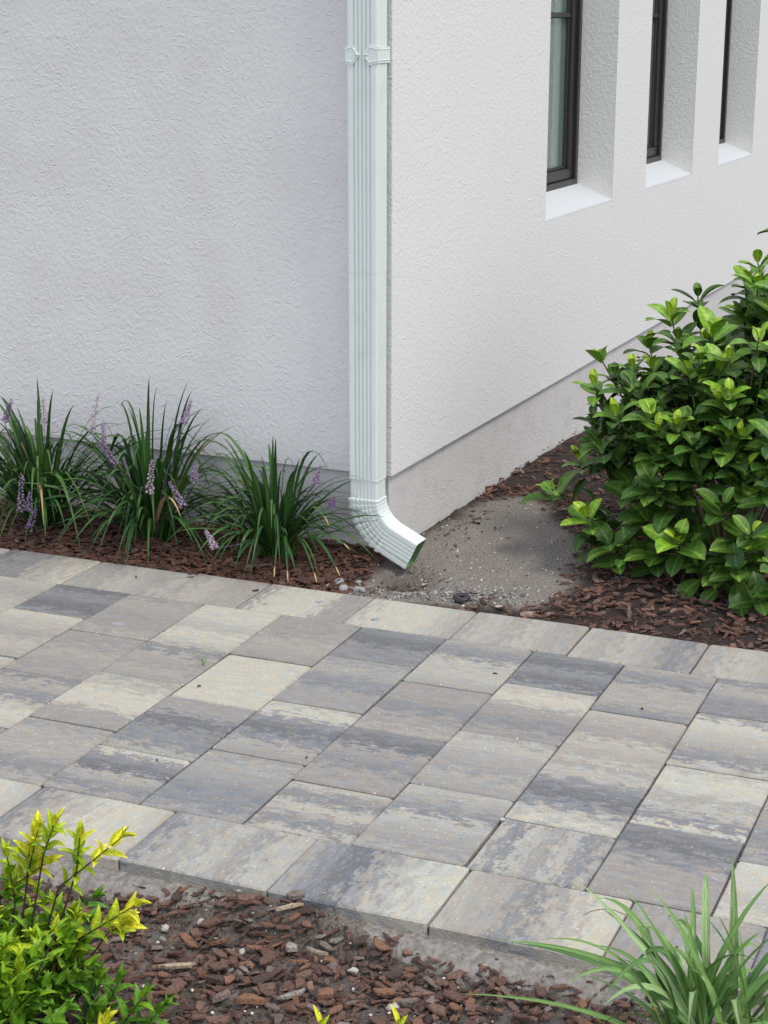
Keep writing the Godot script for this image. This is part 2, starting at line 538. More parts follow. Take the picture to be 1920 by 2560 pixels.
func pipe_profile(rib: float, inset: float) -> Array:
	# [a across from the left, b out from the wall], closed, counter-clockwise seen from above
	var p := []
	var c := 0.007
	p.append(Vector2(c, 0)); p.append(Vector2(0.002, 0.002)); p.append(Vector2(0, c))
	for b in [0.024, 0.044]:
		p.append_array([Vector2(0, b - 0.005), Vector2(rib * 0.4, b - 0.003), Vector2(rib * 0.4, b + 0.003), Vector2(0, b + 0.005)])
	p.append(Vector2(0, PD - c))
	for i in range(1, 5):
		var a := PI / 2 * i / 5.0
		p.append(Vector2(c - c * cos(a), PD - c + c * sin(a)))
	p.append(Vector2(c, PD))
	for a in [0.0215, 0.0333, 0.0451, 0.0569, 0.0687]:
		p.append_array([Vector2(a - 0.0034, PD), Vector2(a - 0.0018, PD - rib), Vector2(a + 0.0018, PD - rib), Vector2(a + 0.0034, PD)])
	p.append(Vector2(PW - c, PD))
	for i in range(1, 5):
		var a := PI / 2 * i / 5.0
		p.append(Vector2(PW - c + c * sin(a), PD - c + c * cos(a)))
	p.append(Vector2(PW, PD - c))
	for b in [0.044, 0.024]:
		p.append_array([Vector2(PW, b + 0.005), Vector2(PW - rib * 0.4, b + 0.003), Vector2(PW - rib * 0.4, b - 0.003), Vector2(PW, b - 0.005)])
	p.append(Vector2(PW, c)); p.append(Vector2(PW - 0.002, 0.002)); p.append(Vector2(PW - c, 0))
	if inset != 0.0:
		for i in p.size():
			p[i] = Vector2(lerpf(p[i].x, PW / 2, inset / (PW / 2)), lerpf(p[i].y, PD / 2, inset / (PD / 2)))
	return p

const PIPE_X := -2.0265
const PIPE_Z := ZW + 0.013
const BEND_Y := 0.187
const R_IN := 0.0825
const BEND := 1.117

func spout_point(p: Vector2, t: float) -> Vector3:
	# t < 0: metres above the bend; 0..1: round the bend; > 1: metres + 1 along the outlet
	if t <= 0.0:
		return Vector3(PIPE_X + p.x, BEND_Y - t, PIPE_Z + p.y)
	var k := Vector3(PIPE_X + PW + R_IN, BEND_Y, PIPE_Z)
	var a := minf(t, 1.0) * BEND
	var rad := R_IN + PW - p.x
	var q := k + Vector3(-cos(a) * rad, -sin(a) * rad, p.y)
	if t > 1.0:
		q += Vector3(sin(a), -cos(a), 0) * (t - 1.0)
	return q

func sweep(s: SurfaceTool, stations: Array, inward := false) -> void:
	# stations: [t, profile]
	for i in stations.size() - 1:
		var pa: Array = stations[i][1]
		var pb: Array = stations[i + 1][1]
		var n := pa.size()
		for k in n:
			var j := (k + 1) % n
			var a := spout_point(pa[k], stations[i][0])
			var b := spout_point(pa[j], stations[i][0])
			var c := spout_point(pb[j], stations[i + 1][0])
			var d := spout_point(pb[k], stations[i + 1][0])
			if inward: quad(s, a, b, c, d)
			else: quad(s, d, c, b, a)

func crimped(e: float) -> Array:
	# the pipe outline, swollen by e on the outer side of the bend and fading to the inner side
	var p := pipe_profile(0.003, 0.0)
	for i in p.size():
		var f := clampf(1.25 - p[i].x / PW * 1.05, 0.12, 1.0)
		var out: Vector2 = (p[i] - Vector2(PW / 2, PD / 2))
		out = Vector2(out.x / (PW / 2), out.y / (PD / 2))
		p[i] += Vector2(out.x, out.y) * e * f
	return p

func build_downspout() -> void:
	var spout := thing("downspout", "pale mint white ribbed metal downspout on the corner of the stucco wall", "downspout", Vector3.ZERO)
	var s := st_new()
	sweep(s, [[-(3.1 - BEND_Y), pipe_profile(0.0048, 0.0)], [-(0.828 - BEND_Y), pipe_profile(0.0048, 0.0)]])
	put("pipe", done(s), m.pipe, spout)
	s = st_new()
	sweep(s, [[-(0.86 - BEND_Y), pipe_profile(0.0048, 0.0012)], [-(0.829 - BEND_Y), pipe_profile(0.0048, 0.0012)], [-(0.8275 - BEND_Y), pipe_profile(0.0048, 0.0004)], [-(0.25 - BEND_Y), pipe_profile(0.0048, 0.0003)], [-(0.242 - BEND_Y), pipe_profile(0.003, 0.0)]])
	put("pipe", done(s), m.pipe, spout)
	# elbow: a flattened collar inside the pipe, nine crimped bands, ribbed outlet
	s = st_new()
	var st := [[-0.09, pipe_profile(0.002, 0.0028)], [-0.02, pipe_profile(0.0022, 0.0022)], [-0.002, pipe_profile(0.0022, 0.0018)]]
	var bands := 9
	for i in bands:
		var t0 := float(i) / bands
		st.append([t0 + 0.001, crimped(-0.0012)])
		st.append([t0 + 0.004, crimped(0.0032)])
		st.append([t0 + 0.35 / bands, crimped(0.0026)])
		st.append([t0 + 0.97 / bands, crimped(-0.0014)])
	st.append([1.001, crimped(0.0)])
	st.append([1.085, pipe_profile(0.0036, 0.0)])
	sweep(s, st)
	# end rim
	var rim_out := pipe_profile(0.0036, 0.0)
	var rim_in := pipe_profile(0.0036, 0.0012)
	for k in rim_out.size():
		var j := (k + 1) % rim_out.size()
		quad(s, spout_point(rim_out[j], 1.085), spout_point(rim_in[j], 1.085), spout_point(rim_in[k], 1.085), spout_point(rim_out[k], 1.085))
	var elbow := put("elbow", done(s), m.pipe, spout)
	s = st_new()
	var li := []
	for t in [0.2, 0.4, 0.6, 0.8, 1.0, 1.0849]:
		li.append([t, pipe_profile(0.0036, 0.0016 if t < 1.08 else 0.0012)])
	sweep(s, li, true)
	var lining := put("lining", done(s), m.lining, elbow)
	lining.set_meta("label", "green painted inside of the outlet")
	# strap: two pointed halves with raised borders and a screw each
	var zf := PIPE_Z + PD
	var yc := 1.405
	for side in [-1.0, 1.0]:
		var x0 := PIPE_X - 0.002 if side < 0 else PIPE_X + PW + 0.002
		var tip := PIPE_X + (0.0395 if side < 0 else 0.0475)
		var sh := PIPE_X + (0.019 if side < 0 else 0.068)
		var o := [Vector2(x0, 0.0205), Vector2(sh, 0.027), Vector2(tip, 0), Vector2(sh, -0.027), Vector2(x0, -0.0205)]
		s = st_new()
		var f := func(p: Vector2, z: float): return Vector3(p.x, yc + p.y, z)
		var z1 := zf + 0.0022
		for k in range(1, 4):
			var t := [f.call(o[0], z1), f.call(o[k], z1), f.call(o[k + 1], z1)]
			if side < 0: tri(s, t[2], t[1], t[0])
			else: tri(s, t[0], t[1], t[2])
		for k in 5:
			var j := (k + 1) % 5
			var q := [f.call(o[k], zf - 0.001), f.call(o[j], zf - 0.001), f.call(o[j], z1), f.call(o[k], z1)]
			if side < 0: quad(s, q[3], q[2], q[1], q[0])
			else: quad(s, q[0], q[1], q[2], q[3])
		# the arm round the side of the pipe
		var xa: float = x0 + 0.0004 * side
		box(s, Vector3(xa - 0.0022, yc - 0.0208, PIPE_Z - 0.01), Vector3(xa, yc + 0.0208, zf + 0.0026)) if side > 0 else box(s, Vector3(xa, yc - 0.0208, PIPE_Z - 0.01), Vector3(xa + 0.0022, yc + 0.0208, zf + 0.0026))
		# embossed border, front and side
		var inn := [Vector2(x0, 0.0140), Vector2(lerpf(sh, x0, 0.05), 0.0195), Vector2(lerpf(tip, sh, 0.25), 0), Vector2(lerpf(sh, x0, 0.05), -0.0195), Vector2(x0, -0.0140)]
		for k in 4:
			tube(s, [f.call(inn[k], z1), f.call(inn[k + 1], z1)], 0.0015, 0.0015, 6)
		for yy in [0.0140, -0.0140]:
			var xs: float = x0 + 0.0003 * side
			tube(s, [Vector3(xs, yc + yy, zf), Vector3(xs, yc + yy, PIPE_Z - 0.008)], 0.0015, 0.0015, 6)
		var strap := put("strap", done(s), m.pipe, spout)
		var ball := SphereMesh.new()
		ball.radius = 0.0042; ball.height = 0.0052; ball.radial_segments = 12; ball.rings = 6
		var sc := put("screw", ball, m.screw, strap)
		sc.position = Vector3(lerpf(tip, sh, 0.5), yc, z1 + 0.0006)
		sc.rotation.x = PI / 2

# ---------------------------------------------------------------- paving
# tones: D dark slate, S slate, M mauve grey, G grey, L light grey, C cream
const TONE := {"D": 0.03, "S": 0.24, "M": 0.43, "G": 0.56, "L": 0.73, "C": 0.95}
var streak: PackedByteArray
var fine: PackedByteArray
var cloud: PackedByteArray
var lut: Array

func paver_init() -> void:
	var a := noise_image(96, 512, 0.075, 4, 201)
	a.convert(Image.FORMAT_L8)
	a.resize(512, 512, Image.INTERPOLATE_CUBIC)
	streak = a.get_data()
	var b := noise_image(512, 512, 0.09, 4, 202)
	b.convert(Image.FORMAT_L8)
	fine = b.get_data()
	var c2 := noise_image(512, 512, 0.022, 3, 203)
	c2.convert(Image.FORMAT_L8)
	cloud = c2.get_data()
	var stops := [[0.0, [.122, .126, .137]], [0.24, [.193, .199, .211]], [0.43, [.257, .244, .233]], [0.56, [.290, .280, .259]], [0.73, [.345, .336, .303]], [0.95, [.412, .402, .347]], [1.0, [.435, .424, .36]]]
	# four casts: bluish, plain, tan, brownish
	for cast in [[0.975, 1.0, 1.035], [1.0, 1.0, 1.0], [1.05, 1.0, 0.915], [1.045, 0.965, 0.915]]:
		var t := PackedByteArray()
		for i in 256:
			var g := i / 255.0
			var c := Color()
			for k in stops.size() - 1:
				if g >= stops[k][0]:
					var f: float = (g - stops[k][0]) / (stops[k + 1][0] - stops[k][0])
					c = Color(lerpf(stops[k][1][0], stops[k + 1][1][0], f), lerpf(stops[k][1][1], stops[k + 1][1][1], f), lerpf(stops[k][1][2], stops[k + 1][1][2], f))
			c = Color(c.r * cast[0], c.g * cast[1], c.b * cast[2]).linear_to_srgb()
			t.append_array([int(c.r * 255), int(c.g * 255), int(c.b * 255)])
		lut.append(t)

func paver_texture(tw: int, th: int, prof: String, across: bool, seed_: int) -> ImageTexture:
	var r := RandomNumberGenerator.new()
	r.seed = seed_
	var n := tw if across else th
	var tone := PackedFloat32Array()
	for i in n:
		var p := float(i) / (n - 1) * (prof.length() - 1)
		var k := mini(int(p), prof.length() - 2)
		tone.append(lerpf(TONE[prof[k]], TONE[prof[k + 1]], smoothstep(0.15, 0.85, p - k)))
	var ox := r.randi() & 511
	var oy := r.randi() & 511
	var lean := r.randi_range(-26, 26)
	var out := PackedByteArray()
	out.resize(tw * th * 3)
	var o := 0
	var dice := seed_ * 7919
	for y in th:
		for x in tw:
			var a := x if across else y
			var b := y if across else x
			var s1 := streak[(((a + oy) & 511) << 9) + ((b + ox) & 511)] - 128
			var s2 := streak[(((a * 2 + ox) & 511) << 9) + ((b + oy) & 511)] - 128
			var f := fine[(((y + oy) & 511) << 9) + ((x + ox) & 511)] - 128
			var cl := cloud[(((a * 2 + ox) & 511) << 9) + ((b + oy) & 511)] - 128
			dice = (dice * 1103515245 + 12345) & 0x7fffffff
			var grit := (dice >> 16) & 31
			var at := a + ((s2 * n) >> 11) + ((cl * n) >> 10) + (f >> 3)
			at = 0 if at < 0 else (n - 1 if at >= n else at)
			var g := int(tone[at] * 255.0) + (s1 * 3 >> 4) + (cl * 3 >> 4) + (f >> 3) + grit - 16
			g = (0 if g < 0 else (255 if g > 255 else g)) * 3
			var hue := cloud[(((b + oy * 3) & 511) << 9) + ((a * 2 + ox * 5) & 511)] - 128 + lean + (f >> 2) + grit - 16
			var pick: PackedByteArray = lut[0 if hue < -32 else (1 if hue < 6 else (2 if hue < 46 else 3))]
			out[o] = pick[g]; out[o + 1] = pick[g + 1]; out[o + 2] = pick[g + 2]
			o += 3
	# pale aggregate and dark pits
	for k in 110:
		var px := r.randi_range(1, tw - 3)
		var py := r.randi_range(1, th - 2)
		var bright := r.randf() < 0.78
		for i in r.randi_range(1, 3):
			var q := (py * tw + px + i) * 3
			for ch in 3:
				out[q + ch] = mini(255, out[q + ch] + r.randi_range(40, 110)) if bright else int(out[q + ch] * 0.62)
	return ImageTexture.create_from_image(Image.create_from_data(tw, th, false, Image.FORMAT_RGB8, out))

func paver_mesh(w: float, d: float, r: RandomNumberGenerator) -> ArrayMesh:
	# slab with slightly ragged, chamfered upper edges; origin at the middle of its upper face
	var s := st_new()
	var per := 5
	var ring := []
	var corner := [Vector2(-w / 2, d / 2), Vector2(w / 2, d / 2), Vector2(w / 2, -d / 2), Vector2(-w / 2, -d / 2)]
	for e in 4:
		var a: Vector2 = corner[e]
		var b: Vector2 = corner[(e + 1) % 4]
		var t := (b - a).normalized()
		for k in per:
			var f := float(k) / (per - 1)
			var p := a + t * 0.004 + (b - a - t * 0.008) * f
			ring.append(p + Vector2(-t.y, t.x) * r.randf_range(-0.0002, 0.0010) * (1.0 if k > 0 and k < per - 1 else 0.6))
	var n := ring.size()
	var uv := func(p: Vector2): return Vector2(clampf(p.x / w + 0.5, 0.004, 0.996), clampf(p.y / d + 0.5, 0.004, 0.996))
	var ins := []
	var low := []
	for p in ring:
		var c: Vector2 = p
		var q := c - Vector2(signf(c.x) * 0.0035 if absf(absf(c.x) - w / 2) < 0.005 else 0.0, signf(c.y) * 0.0035 if absf(absf(c.y) - d / 2) < 0.005 else 0.0)
		ins.append(q)
		low.append(-0.0028 - r.randf() * 0.0012)
	for k in n:
		var j := (k + 1) % n
		var pts := [[Vector2.ZERO, 0.0], [ins[k], 0.0], [ins[j], 0.0]]
		for t in [0, 2, 1]:
			s.set_uv(uv.call(pts[t][0]))
			s.add_vertex(Vector3(pts[t][0].x, pts[t][1], pts[t][0].y))
		for band in [[ins[k], 0.0, ins[j], 0.0, ring[k], low[k], ring[j], low[j]], [ring[k], low[k], ring[j], low[j], ring[k], -0.06, ring[j], -0.06]]:
			var inward := 0.0 if band[1] == 0.0 else 0.35
			var v := [[band[0], band[1]], [band[2], band[3]], [band[6], band[7]], [band[4], band[5]]]
			for t in [0, 1, 2, 0, 2, 3]:
				s.set_uv(uv.call(v[t][0] * (1.0 + v[t][1] * (14.0 if inward > 0.0 else 0.0))))
				s.add_vertex(Vector3(v[t][0].x, v[t][1], v[t][0].y))
	return done(s)

func paver(path: Node3D, u0: float, u1: float, v0: float, v1: float, prof: String, across: bool, tex: bool, seed_: int) -> void:
	var r := RandomNumberGenerator.new()
	r.seed = seed_
	var gap := 0.0042
	var w := (u1 - u0) * UNIT - gap + r.randf_range(-0.0012, 0.0012)
	var d := (v1 - v0) * UNIT - gap + r.randf_range(-0.0012, 0.0012)
	var k: StandardMaterial3D = relief(mat(Color.WHITE, 0.82), m.grain, 0.035)
	if tex:
		var px := 780.0
		k.albedo_texture = paver_texture(int(w * px), int(d * px), prof, across, seed_)
		k.texture_repeat = false
		k.heightmap_enabled = false
		k.normal_enabled = true
		k.normal_texture = m.grain_normal
		k.normal_scale = 0.5
		spare[prof] = k
	else:
		k = spare.values()[seed_ % spare.size()]
	var o := put("paver", paver_mesh(w, d, r), k, path)
	o.position = Vector3((u0 + u1) / 2 * UNIT + r.randf_range(-0.0008, 0.0008), r.randf_range(-0.0022, 0.0016), (v0 + v1) / 2 * UNIT)
	o.rotation = Vector3(r.randf_range(-0.005, 0.005), r.randf_range(-0.002, 0.002), r.randf_range(-0.005, 0.005))

var spare := {}

func build_path() -> void:
	paver_init()
	var gi := noise_image(256, 256, 0.12, 4, 44)
	gi.convert(Image.FORMAT_RGBA8)
	gi.bump_map_to_normal_map(3.0)
	m.grain_normal = ImageTexture.create_from_image(gi)
	var path := struct_node("path")
	path.rotation.y = TURN
	var field := {
		-1: ["LGLL", "LGLG", "GSGL", "MM"],
		0: ["DSDS", "CLGLG", "LGLL", "LG"],
		1: ["MGMMG", "MMGMM", "SGSLCL", "MGM"],
		2: ["CCLC", "CLSGMGM", "GLCCMM", "MGGSG"],
		3: ["MMGM", "CCCC", "MMDSSG", "CSDGSM"],
		4: ["SDSS", "MGSMM", "LCSDSGM", "MGMSSM"],
		5: ["GSLLG", "MMSMG", "SDMSMM", "LSLSL"],
		6: ["SDSDS", "LCMSM", "GLGMGM", "LGSLGMG"],
		7: ["GSGGS", "LGMLGL", "GLSDSLC", "LSLMLSG"],
		8: ["SGSS", "MCLGSL", "LCCGLSC", "SDSMMM"],
		9: ["GGMG", "LGMGL", "MMSM", "CCLC"],
	}
	var u_start := -1.716
	var pitch := 0.1526
	var sd := 1000
	for c in field.keys() + [-6, -5, -4, -3, -2, 10, 11, 12, 13, 14, 15]:
		var vs := [-2.560, -2.409, -2.207, -2.008, -1.8095] if posmod(c, 2) == 0 else [-2.560, -2.358, -2.159, -1.958, -1.8095]
		for k in 4:
			sd += 1
			var known: bool = field.has(c)
			paver(path, u_start + c * pitch, u_start + (c + 1) * pitch, vs[k], vs[k + 1], field[c][k] if known else "G", c == 7 and k == 3, known, sd)
	var back := [[-1.916, "DSSGLC"], [-1.712, "GGLGL"], [-1.504, "GLGG"], [-1.352, "MCCCMM"], [-1.147, "LCCCLG"], [-0.950, "GLGLGG"], [-0.746, "LGLGSM"], [-0.542, "GLGG"], [-0.337, ""]]
	for i in back.size() - 1:
		paver(path, back[i][0], back[i + 1][0], -2.7085, -2.560, back[i][1], true, true, 2000 + i)
	var front := [[-1.457, "GLCL"], [-1.253, "SGLCCL"], [-1.048, "SGGLMLL"], [-0.844, "GSDMLCC"], [-0.638, "LGGSGLCC"], [-0.434, "MMGM"], [-0.277, "SGGM"], [-0.073, ""]]
	for i in front.size() - 1:
		paver(path, front[i][0], front[i + 1][0], -1.8095, -1.660, front[i][1], true, true, 2100 + i)
	for i in 3:
		paver(path, -1.916 - 0.204 * (i + 1), -1.916 - 0.204 * i, -2.7085, -2.560, "", true, false, 2201 + i)
		paver(path, -1.457 - 0.204 * (i + 1), -1.457 - 0.204 * i, -1.8095, -1.660, "", true, false, 2211 + i)
		paver(path, -0.337 + 0.204 * i, -0.337 + 0.204 * (i + 1), -2.7085, -2.560, "", true, false, 2221 + i)
		paver(path, -0.073 + 0.204 * i, -0.073 + 0.204 * (i + 1), -1.8095, -1.660, "", true, false, 2231 + i)
	# sand bed that fills the joints to just below the chamfers
	var s := st_new()
	box(s, Vector3(-2.55 * UNIT, -0.09, -2.7035 * UNIT), Vector3(0.5 * UNIT, -0.0105, -1.667 * UNIT))
	put("joint_sand", done(s), m.joint, path)
	# concrete edging poured along the front
	s = st_new(true)
	var nx := 150
	for i in nx + 1:
		var u := lerpf(-3.4, 0.6, float(i) / nx)
		var wob := noise.get_noise_2d(u * 30, 3.0)
		var w2 := noise.get_noise_2d(u * 80, 9.0)
		for k in [[-2.51, -0.023], [-2.490, -0.022 + w2 * 0.003], [-2.470 + w2 * 0.010, -0.023 + wob * 0.006], [-2.445 + wob * 0.018, -0.030 + w2 * 0.006], [-2.415 + wob * 0.03, -0.065]]:
			s.set_uv(Vector2(u, k[0]))
			s.add_vertex(Vector3(u, k[1], k[0]))
	for i in nx:
		for k in 4:
			var a := i * 5 + k
			for t in [a, a + 5, a + 1, a + 1, a + 5, a + 6]:
				s.add_index(t)
	put("concrete_edging", done(s), m.haunch, path)

# ---------------------------------------------------------------- mulch, stones
func chip_mesh(long: float, wide: float, thick: float, r: RandomNumberGenerator) -> ArrayMesh:
	var s := st_new()
	var n := r.randi_range(5, 7)
	var up := []
	var dn := []
	var bend := r.randf_range(-0.18, 0.18)
	for i in n:
		var a := TAU * i / n + r.randf_range(-0.28, 0.28)
		var k := r.randf_range(0.55, 1.15)
		var x := cos(a) * long / 2 * k
		var z := sin(a) * wide / 2 * k
		var y := bend * x * x / long * 2.0 + r.randf_range(-0.1, 0.1) * thick
		up.append(Vector3(x * 0.94, y + thick / 2 * r.randf_range(0.5, 1.1), z * 0.94))
		dn.append(Vector3(x, y - thick / 2, z))
	var mid := Vector3(r.randf_range(-0.1, 0.1) * long, thick * r.randf_range(0.4, 0.8), r.randf_range(-0.1, 0.1) * wide)
	var uv := func(v: Vector3): return Vector2(v.x / long + 0.5, v.z / wide + 0.5)
	for i in n:
		var j := (i + 1) % n
		for v in [mid, up[i], up[j], up[i], dn[i], dn[j], up[i], dn[j], up[j]]:
			s.set_uv(uv.call(v) + Vector2(0, v.y * 20))
			s.add_vertex(v)
	return done(s)

func scatter(called: String, meshes: Array, xf: Array, colors: Array, material: Material) -> void:
	# each mesh variant takes its share of the copies; all stay one heap
	var root := Node3D.new()
	root.name = numbered(called)
	root.set_meta("kind", "stuff")
	add_child(root)
	for v in meshes.size():
		var mm := MultiMesh.new()
		mm.transform_format = MultiMesh.TRANSFORM_3D
		mm.use_colors = true
		mm.mesh = meshes[v]
		var mine := []
		for i in xf.size():
			if i % meshes.size() == v: mine.append(i)
		mm.instance_count = mine.size()
		for k in mine.size():
			mm.set_instance_transform(k, xf[mine[k]])
			mm.set_instance_color(k, colors[mine[k]])
		var o := MultiMeshInstance3D.new()
		o.name = called + "_layer" if v == 0 else "%s_layer_%03d" % [called, v]
		o.multimesh = mm
		o.material_override = material
		o.set_meta("kind", "stuff")
		root.add_child(o, true)

func bark_color(r: RandomNumberGenerator, redder: float) -> Color:
	var p := r.randf()
	var c: Color
	if p < 0.34: c = Color(.145, .078, .057)
	elif p < 0.46: c = Color(.070, .041, .033)
	elif p < 0.70: c = Color(.21, .122, .088)
	elif p < 0.80: c = Color(.27, .145, .088)
	elif p < 0.88: c = Color(.215, .160, .138)
	elif p < 0.96: c = Color(.17, .082, .055)
	else: c = Color(.31, .27, .24)
	c = c.lerp(Color(.150, .060, .036), redder)
	return c * r.randf_range(0.75, 1.25)

func flat_pose(r: RandomNumberGenerator, at: Vector3, tilt: float, size: float) -> Transform3D:
	var b := Basis(Vector3.UP, r.randf() * TAU)
	b = Basis(Vector3(r.randfn(), 0, r.randfn()).normalized(), r.randfn() * tilt) * b
	return Transform3D(b.scaled(Vector3.ONE * size), at)

func build_mulch() -> void:
	var r := RandomNumberGenerator.new()
	r.seed = 11
	var shapes := []
	for i in 8:
		var long := r.randf_range(0.020, 0.040)
		shapes.append(chip_mesh(long, long * r.randf_range(0.28, 0.62), r.randf_range(0.0014, 0.0032), r))
	shapes.append(chip_mesh(0.042, 0.007, 0.004, r))
	shapes.append(chip_mesh(0.055, 0.011, 0.004, r))
	# back bed: a strip left of the spout, then round the sandy patch and along the right wall
	var xf := []
	var col := []
	var tries := 0
	while xf.size() < 17000 and tries < 90000:
		tries += 1
		var x := r.randf_range(-3.6, 0.1)
		var z := r.randf_range(-5.2, -3.9) if x > XW else r.randf_range(-4.40, -3.9)
		if x > XW - 0.03 and r.randf() < 0.28:
			z = r.randf_range(-7.6, -5.0)
			x = r.randf_range(XW - 0.02, -0.9)
		var v := path_uv(x, z).y
		if v > -4.072 + r.randf() * 0.012 or (x < XW - 0.02 and z < ZW - 0.02):
			continue
		var d := sand_depth(x, z) + noise.get_noise_2d(x * 22, z * 22) * 0.07
		var debris := 0.5 * exp(-pow(Vector2(x + 1.84, (z + 4.72) * 0.5).length() / 0.07, 2.0)) + 0.75 * exp(-pow(Vector2(x + 1.80, z + 4.20).length() / 0.075, 2.0))
		if d > 0.0 and r.randf() > 0.2 * exp(-d / 0.05) + debris:
			continue
		var y := back_height(x, z) + r.randf_range(0.0, 0.016) * (0.3 if d > -0.03 else 1.0) * clampf((-4.06 - v) / 0.08, 0.25, 1.0)
		xf.append(flat_pose(r, Vector3(x, y, z), 0.30, (0.4 + 1.1 * pow(r.randf(), 1.4)) * (1.0 if d < 0.0 else 0.6)))
		col.append(bark_color(r, 0.55 if x < XW else 0.25))
	scatter("bark_mulch", shapes, xf, col, m.bark)
	# front bed
	xf = []
	col = []
	tries = 0
	while xf.size() < 15000 and tries < 90000:
		tries += 1
		var x := r.randf_range(-2.4, 0.1)
		var z := r.randf_range(-2.53, -1.55)
		var dens := mulch_front(x, z)
		if r.randf() > dens:
			continue
		xf.append(flat_pose(r, Vector3(x, front_height(x, z) + r.randf_range(0.0, 0.012), z), 0.36, 0.2 + 1.1 * pow(r.randf(), 1.7)))
		col.append(bark_color(r, 0.0))
	scatter("bark_mulch", shapes, xf, col, m.bark)
	# the chips of the front bed that show largest, each on its own
	var big := []
	for i in 12:
		var long := r.randf_range(0.034, 0.060)
		big.append(chip_mesh(long, long * r.randf_range(0.32, 0.75), r.randf_range(0.0025, 0.005), r))
	for i in 200:
		var x := r.randf_range(-1.62, -0.62)
		var z := r.randf_range(-2.42, -1.95)
		if mulch_front(x, z) < 0.35:
			continue
		var k: int = [0, 0, 0, 1, 1, 1, 2, 2, 3, 4, 4, 0][r.randi() % 12]
		var o := put("bark_chip", big[r.randi() % big.size()], m.chips[k])
		o.transform = flat_pose(r, Vector3(x, front_height(x, z) + r.randf_range(0.008, 0.018), z), 0.25, r.randf_range(0.55, 1.0))
		var look: String = ["brown", "light brown", "dark brown", "grey brown", "reddish", "whitish grey"][k]
		var where := "close to the concrete edging" if path_uv(x, z).y < -2.36 else ("beside the golden shrub" if x < -1.36 else ("near the grass clump" if x > -0.95 else ("in the middle of the mulch" if z < -2.2 else "at the bottom of the mulch")))
		tag(o, "%s bark chip lying loose %s" % [look, where], "bark chip", "large bark chips in the front bed")
	# pieces that stand out: [x, z, long, wide, yaw, material, name, label, category]
	for p in [
		[-1.379, -2.228, 0.080, 0.012, 0.55, m.splinter, "wood_splinter", "long pale straw coloured splinter lying beside the yellow green shrub", "splinter"],
		[-1.150, -2.215, 0.065, 0.011, 1.05, m.chips[5], "wood_splinter", "whitish forked splinter near the lower edge of the mulch", "splinter"],
		[-1.268, -2.425, 0.062, 0.009, 0.95, m.splinter, "wood_splinter", "thin tan stick pointing up towards the paving edge", "splinter"],
		[-1.177, -2.357, 0.060, 0.007, -0.15, m.splinter, "wood_splinter", "narrow tan stick lying level right of the whitish knot", "splinter"],
		[-1.355, -2.325, 0.060, 0.008, 0.75, m.chips[4], "wood_splinter", "reddish brown stick between the shrub and the middle of the mulch", "splinter"],
		[-1.211, -2.174, 0.058, 0.026, 0.4, m.chips[4], "bark_piece", "thick reddish bark piece with dark edge at the bottom of the bed", "bark"],
		[-1.350, -2.420, 0.055, 0.024, 0.6, m.chips[1], "bark_piece", "broad brown bark slab near the paving edge", "bark"],
		[-1.230, -2.360, 0.034, 0.026, 0.5, m.chips[5], "bark_piece", "rounded whitish grey bark knot in the middle of the mulch", "bark"],
		[-1.266, -2.242, 0.030, 0.014, -0.8, m.chips[3], "bark_piece", "small grey ribbed bark piece beside the white pebble", "bark"],
		[-1.256, -2.170, 0.040, 0.022, 1.2, m.chips[3], "bark_piece", "pale grey curled bark flake left of the thick reddish piece", "bark"],
		[-1.270, -2.462, 0.045, 0.022, 0.9, m.chips[3], "bark_piece", "grey brown bark flake close to the concrete edging", "bark"],
		[-1.107, -2.245, 0.040, 0.026, 0.7, m.chips[4], "bark_piece", "squarish red bark piece at the lower right of the mulch", "bark"],
		[-1.294, -2.213, 0.052, 0.024, 0.25, m.chips[2], "bark_piece", "dark brown bark slab below the white pebble", "bark"],
	]:
		var o := put(p[6], chip_mesh(p[2], p[3], 0.009 if p[3] > 0.012 else 0.006, r), p[5])
		o.position = Vector3(p[0], front_height(p[0], p[1]) + 0.016, p[1])
		o.rotation = Vector3(r.randf_range(-.15, .15), p[4], r.randf_range(-.1, .1))
		tag(o, p[7], p[8])

func stone_mesh(size: float, r: RandomNumberGenerator) -> ArrayMesh:
	var b := SphereMesh.new()
	b.radius = size / 2; b.height = size; b.radial_segments = 8; b.rings = 4
	var a := b.get_mesh_arrays()
	var v: PackedVector3Array = a[Mesh.ARRAY_VERTEX]
	var n := FastNoiseLite.new()
	n.seed = r.randi() & 0xffff
	n.frequency = 0.7
	var k := Vector3(r.randf_range(0.8, 1.2), r.randf_range(0.45, 0.75), r.randf_range(0.65, 1.0))
	for i in v.size():
		var d := v[i].normalized()
		v[i] = v[i] * (1.0 + n.get_noise_3dv(d * 2.6) * 0.85) * k
	a[Mesh.ARRAY_VERTEX] = v
	var am := ArrayMesh.new()
	am.add_surface_from_arrays(Mesh.PRIMITIVE_TRIANGLES, a)
	var s := SurfaceTool.new()
	s.create_from(am, 0)
	s.generate_normals()
	return s.commit()

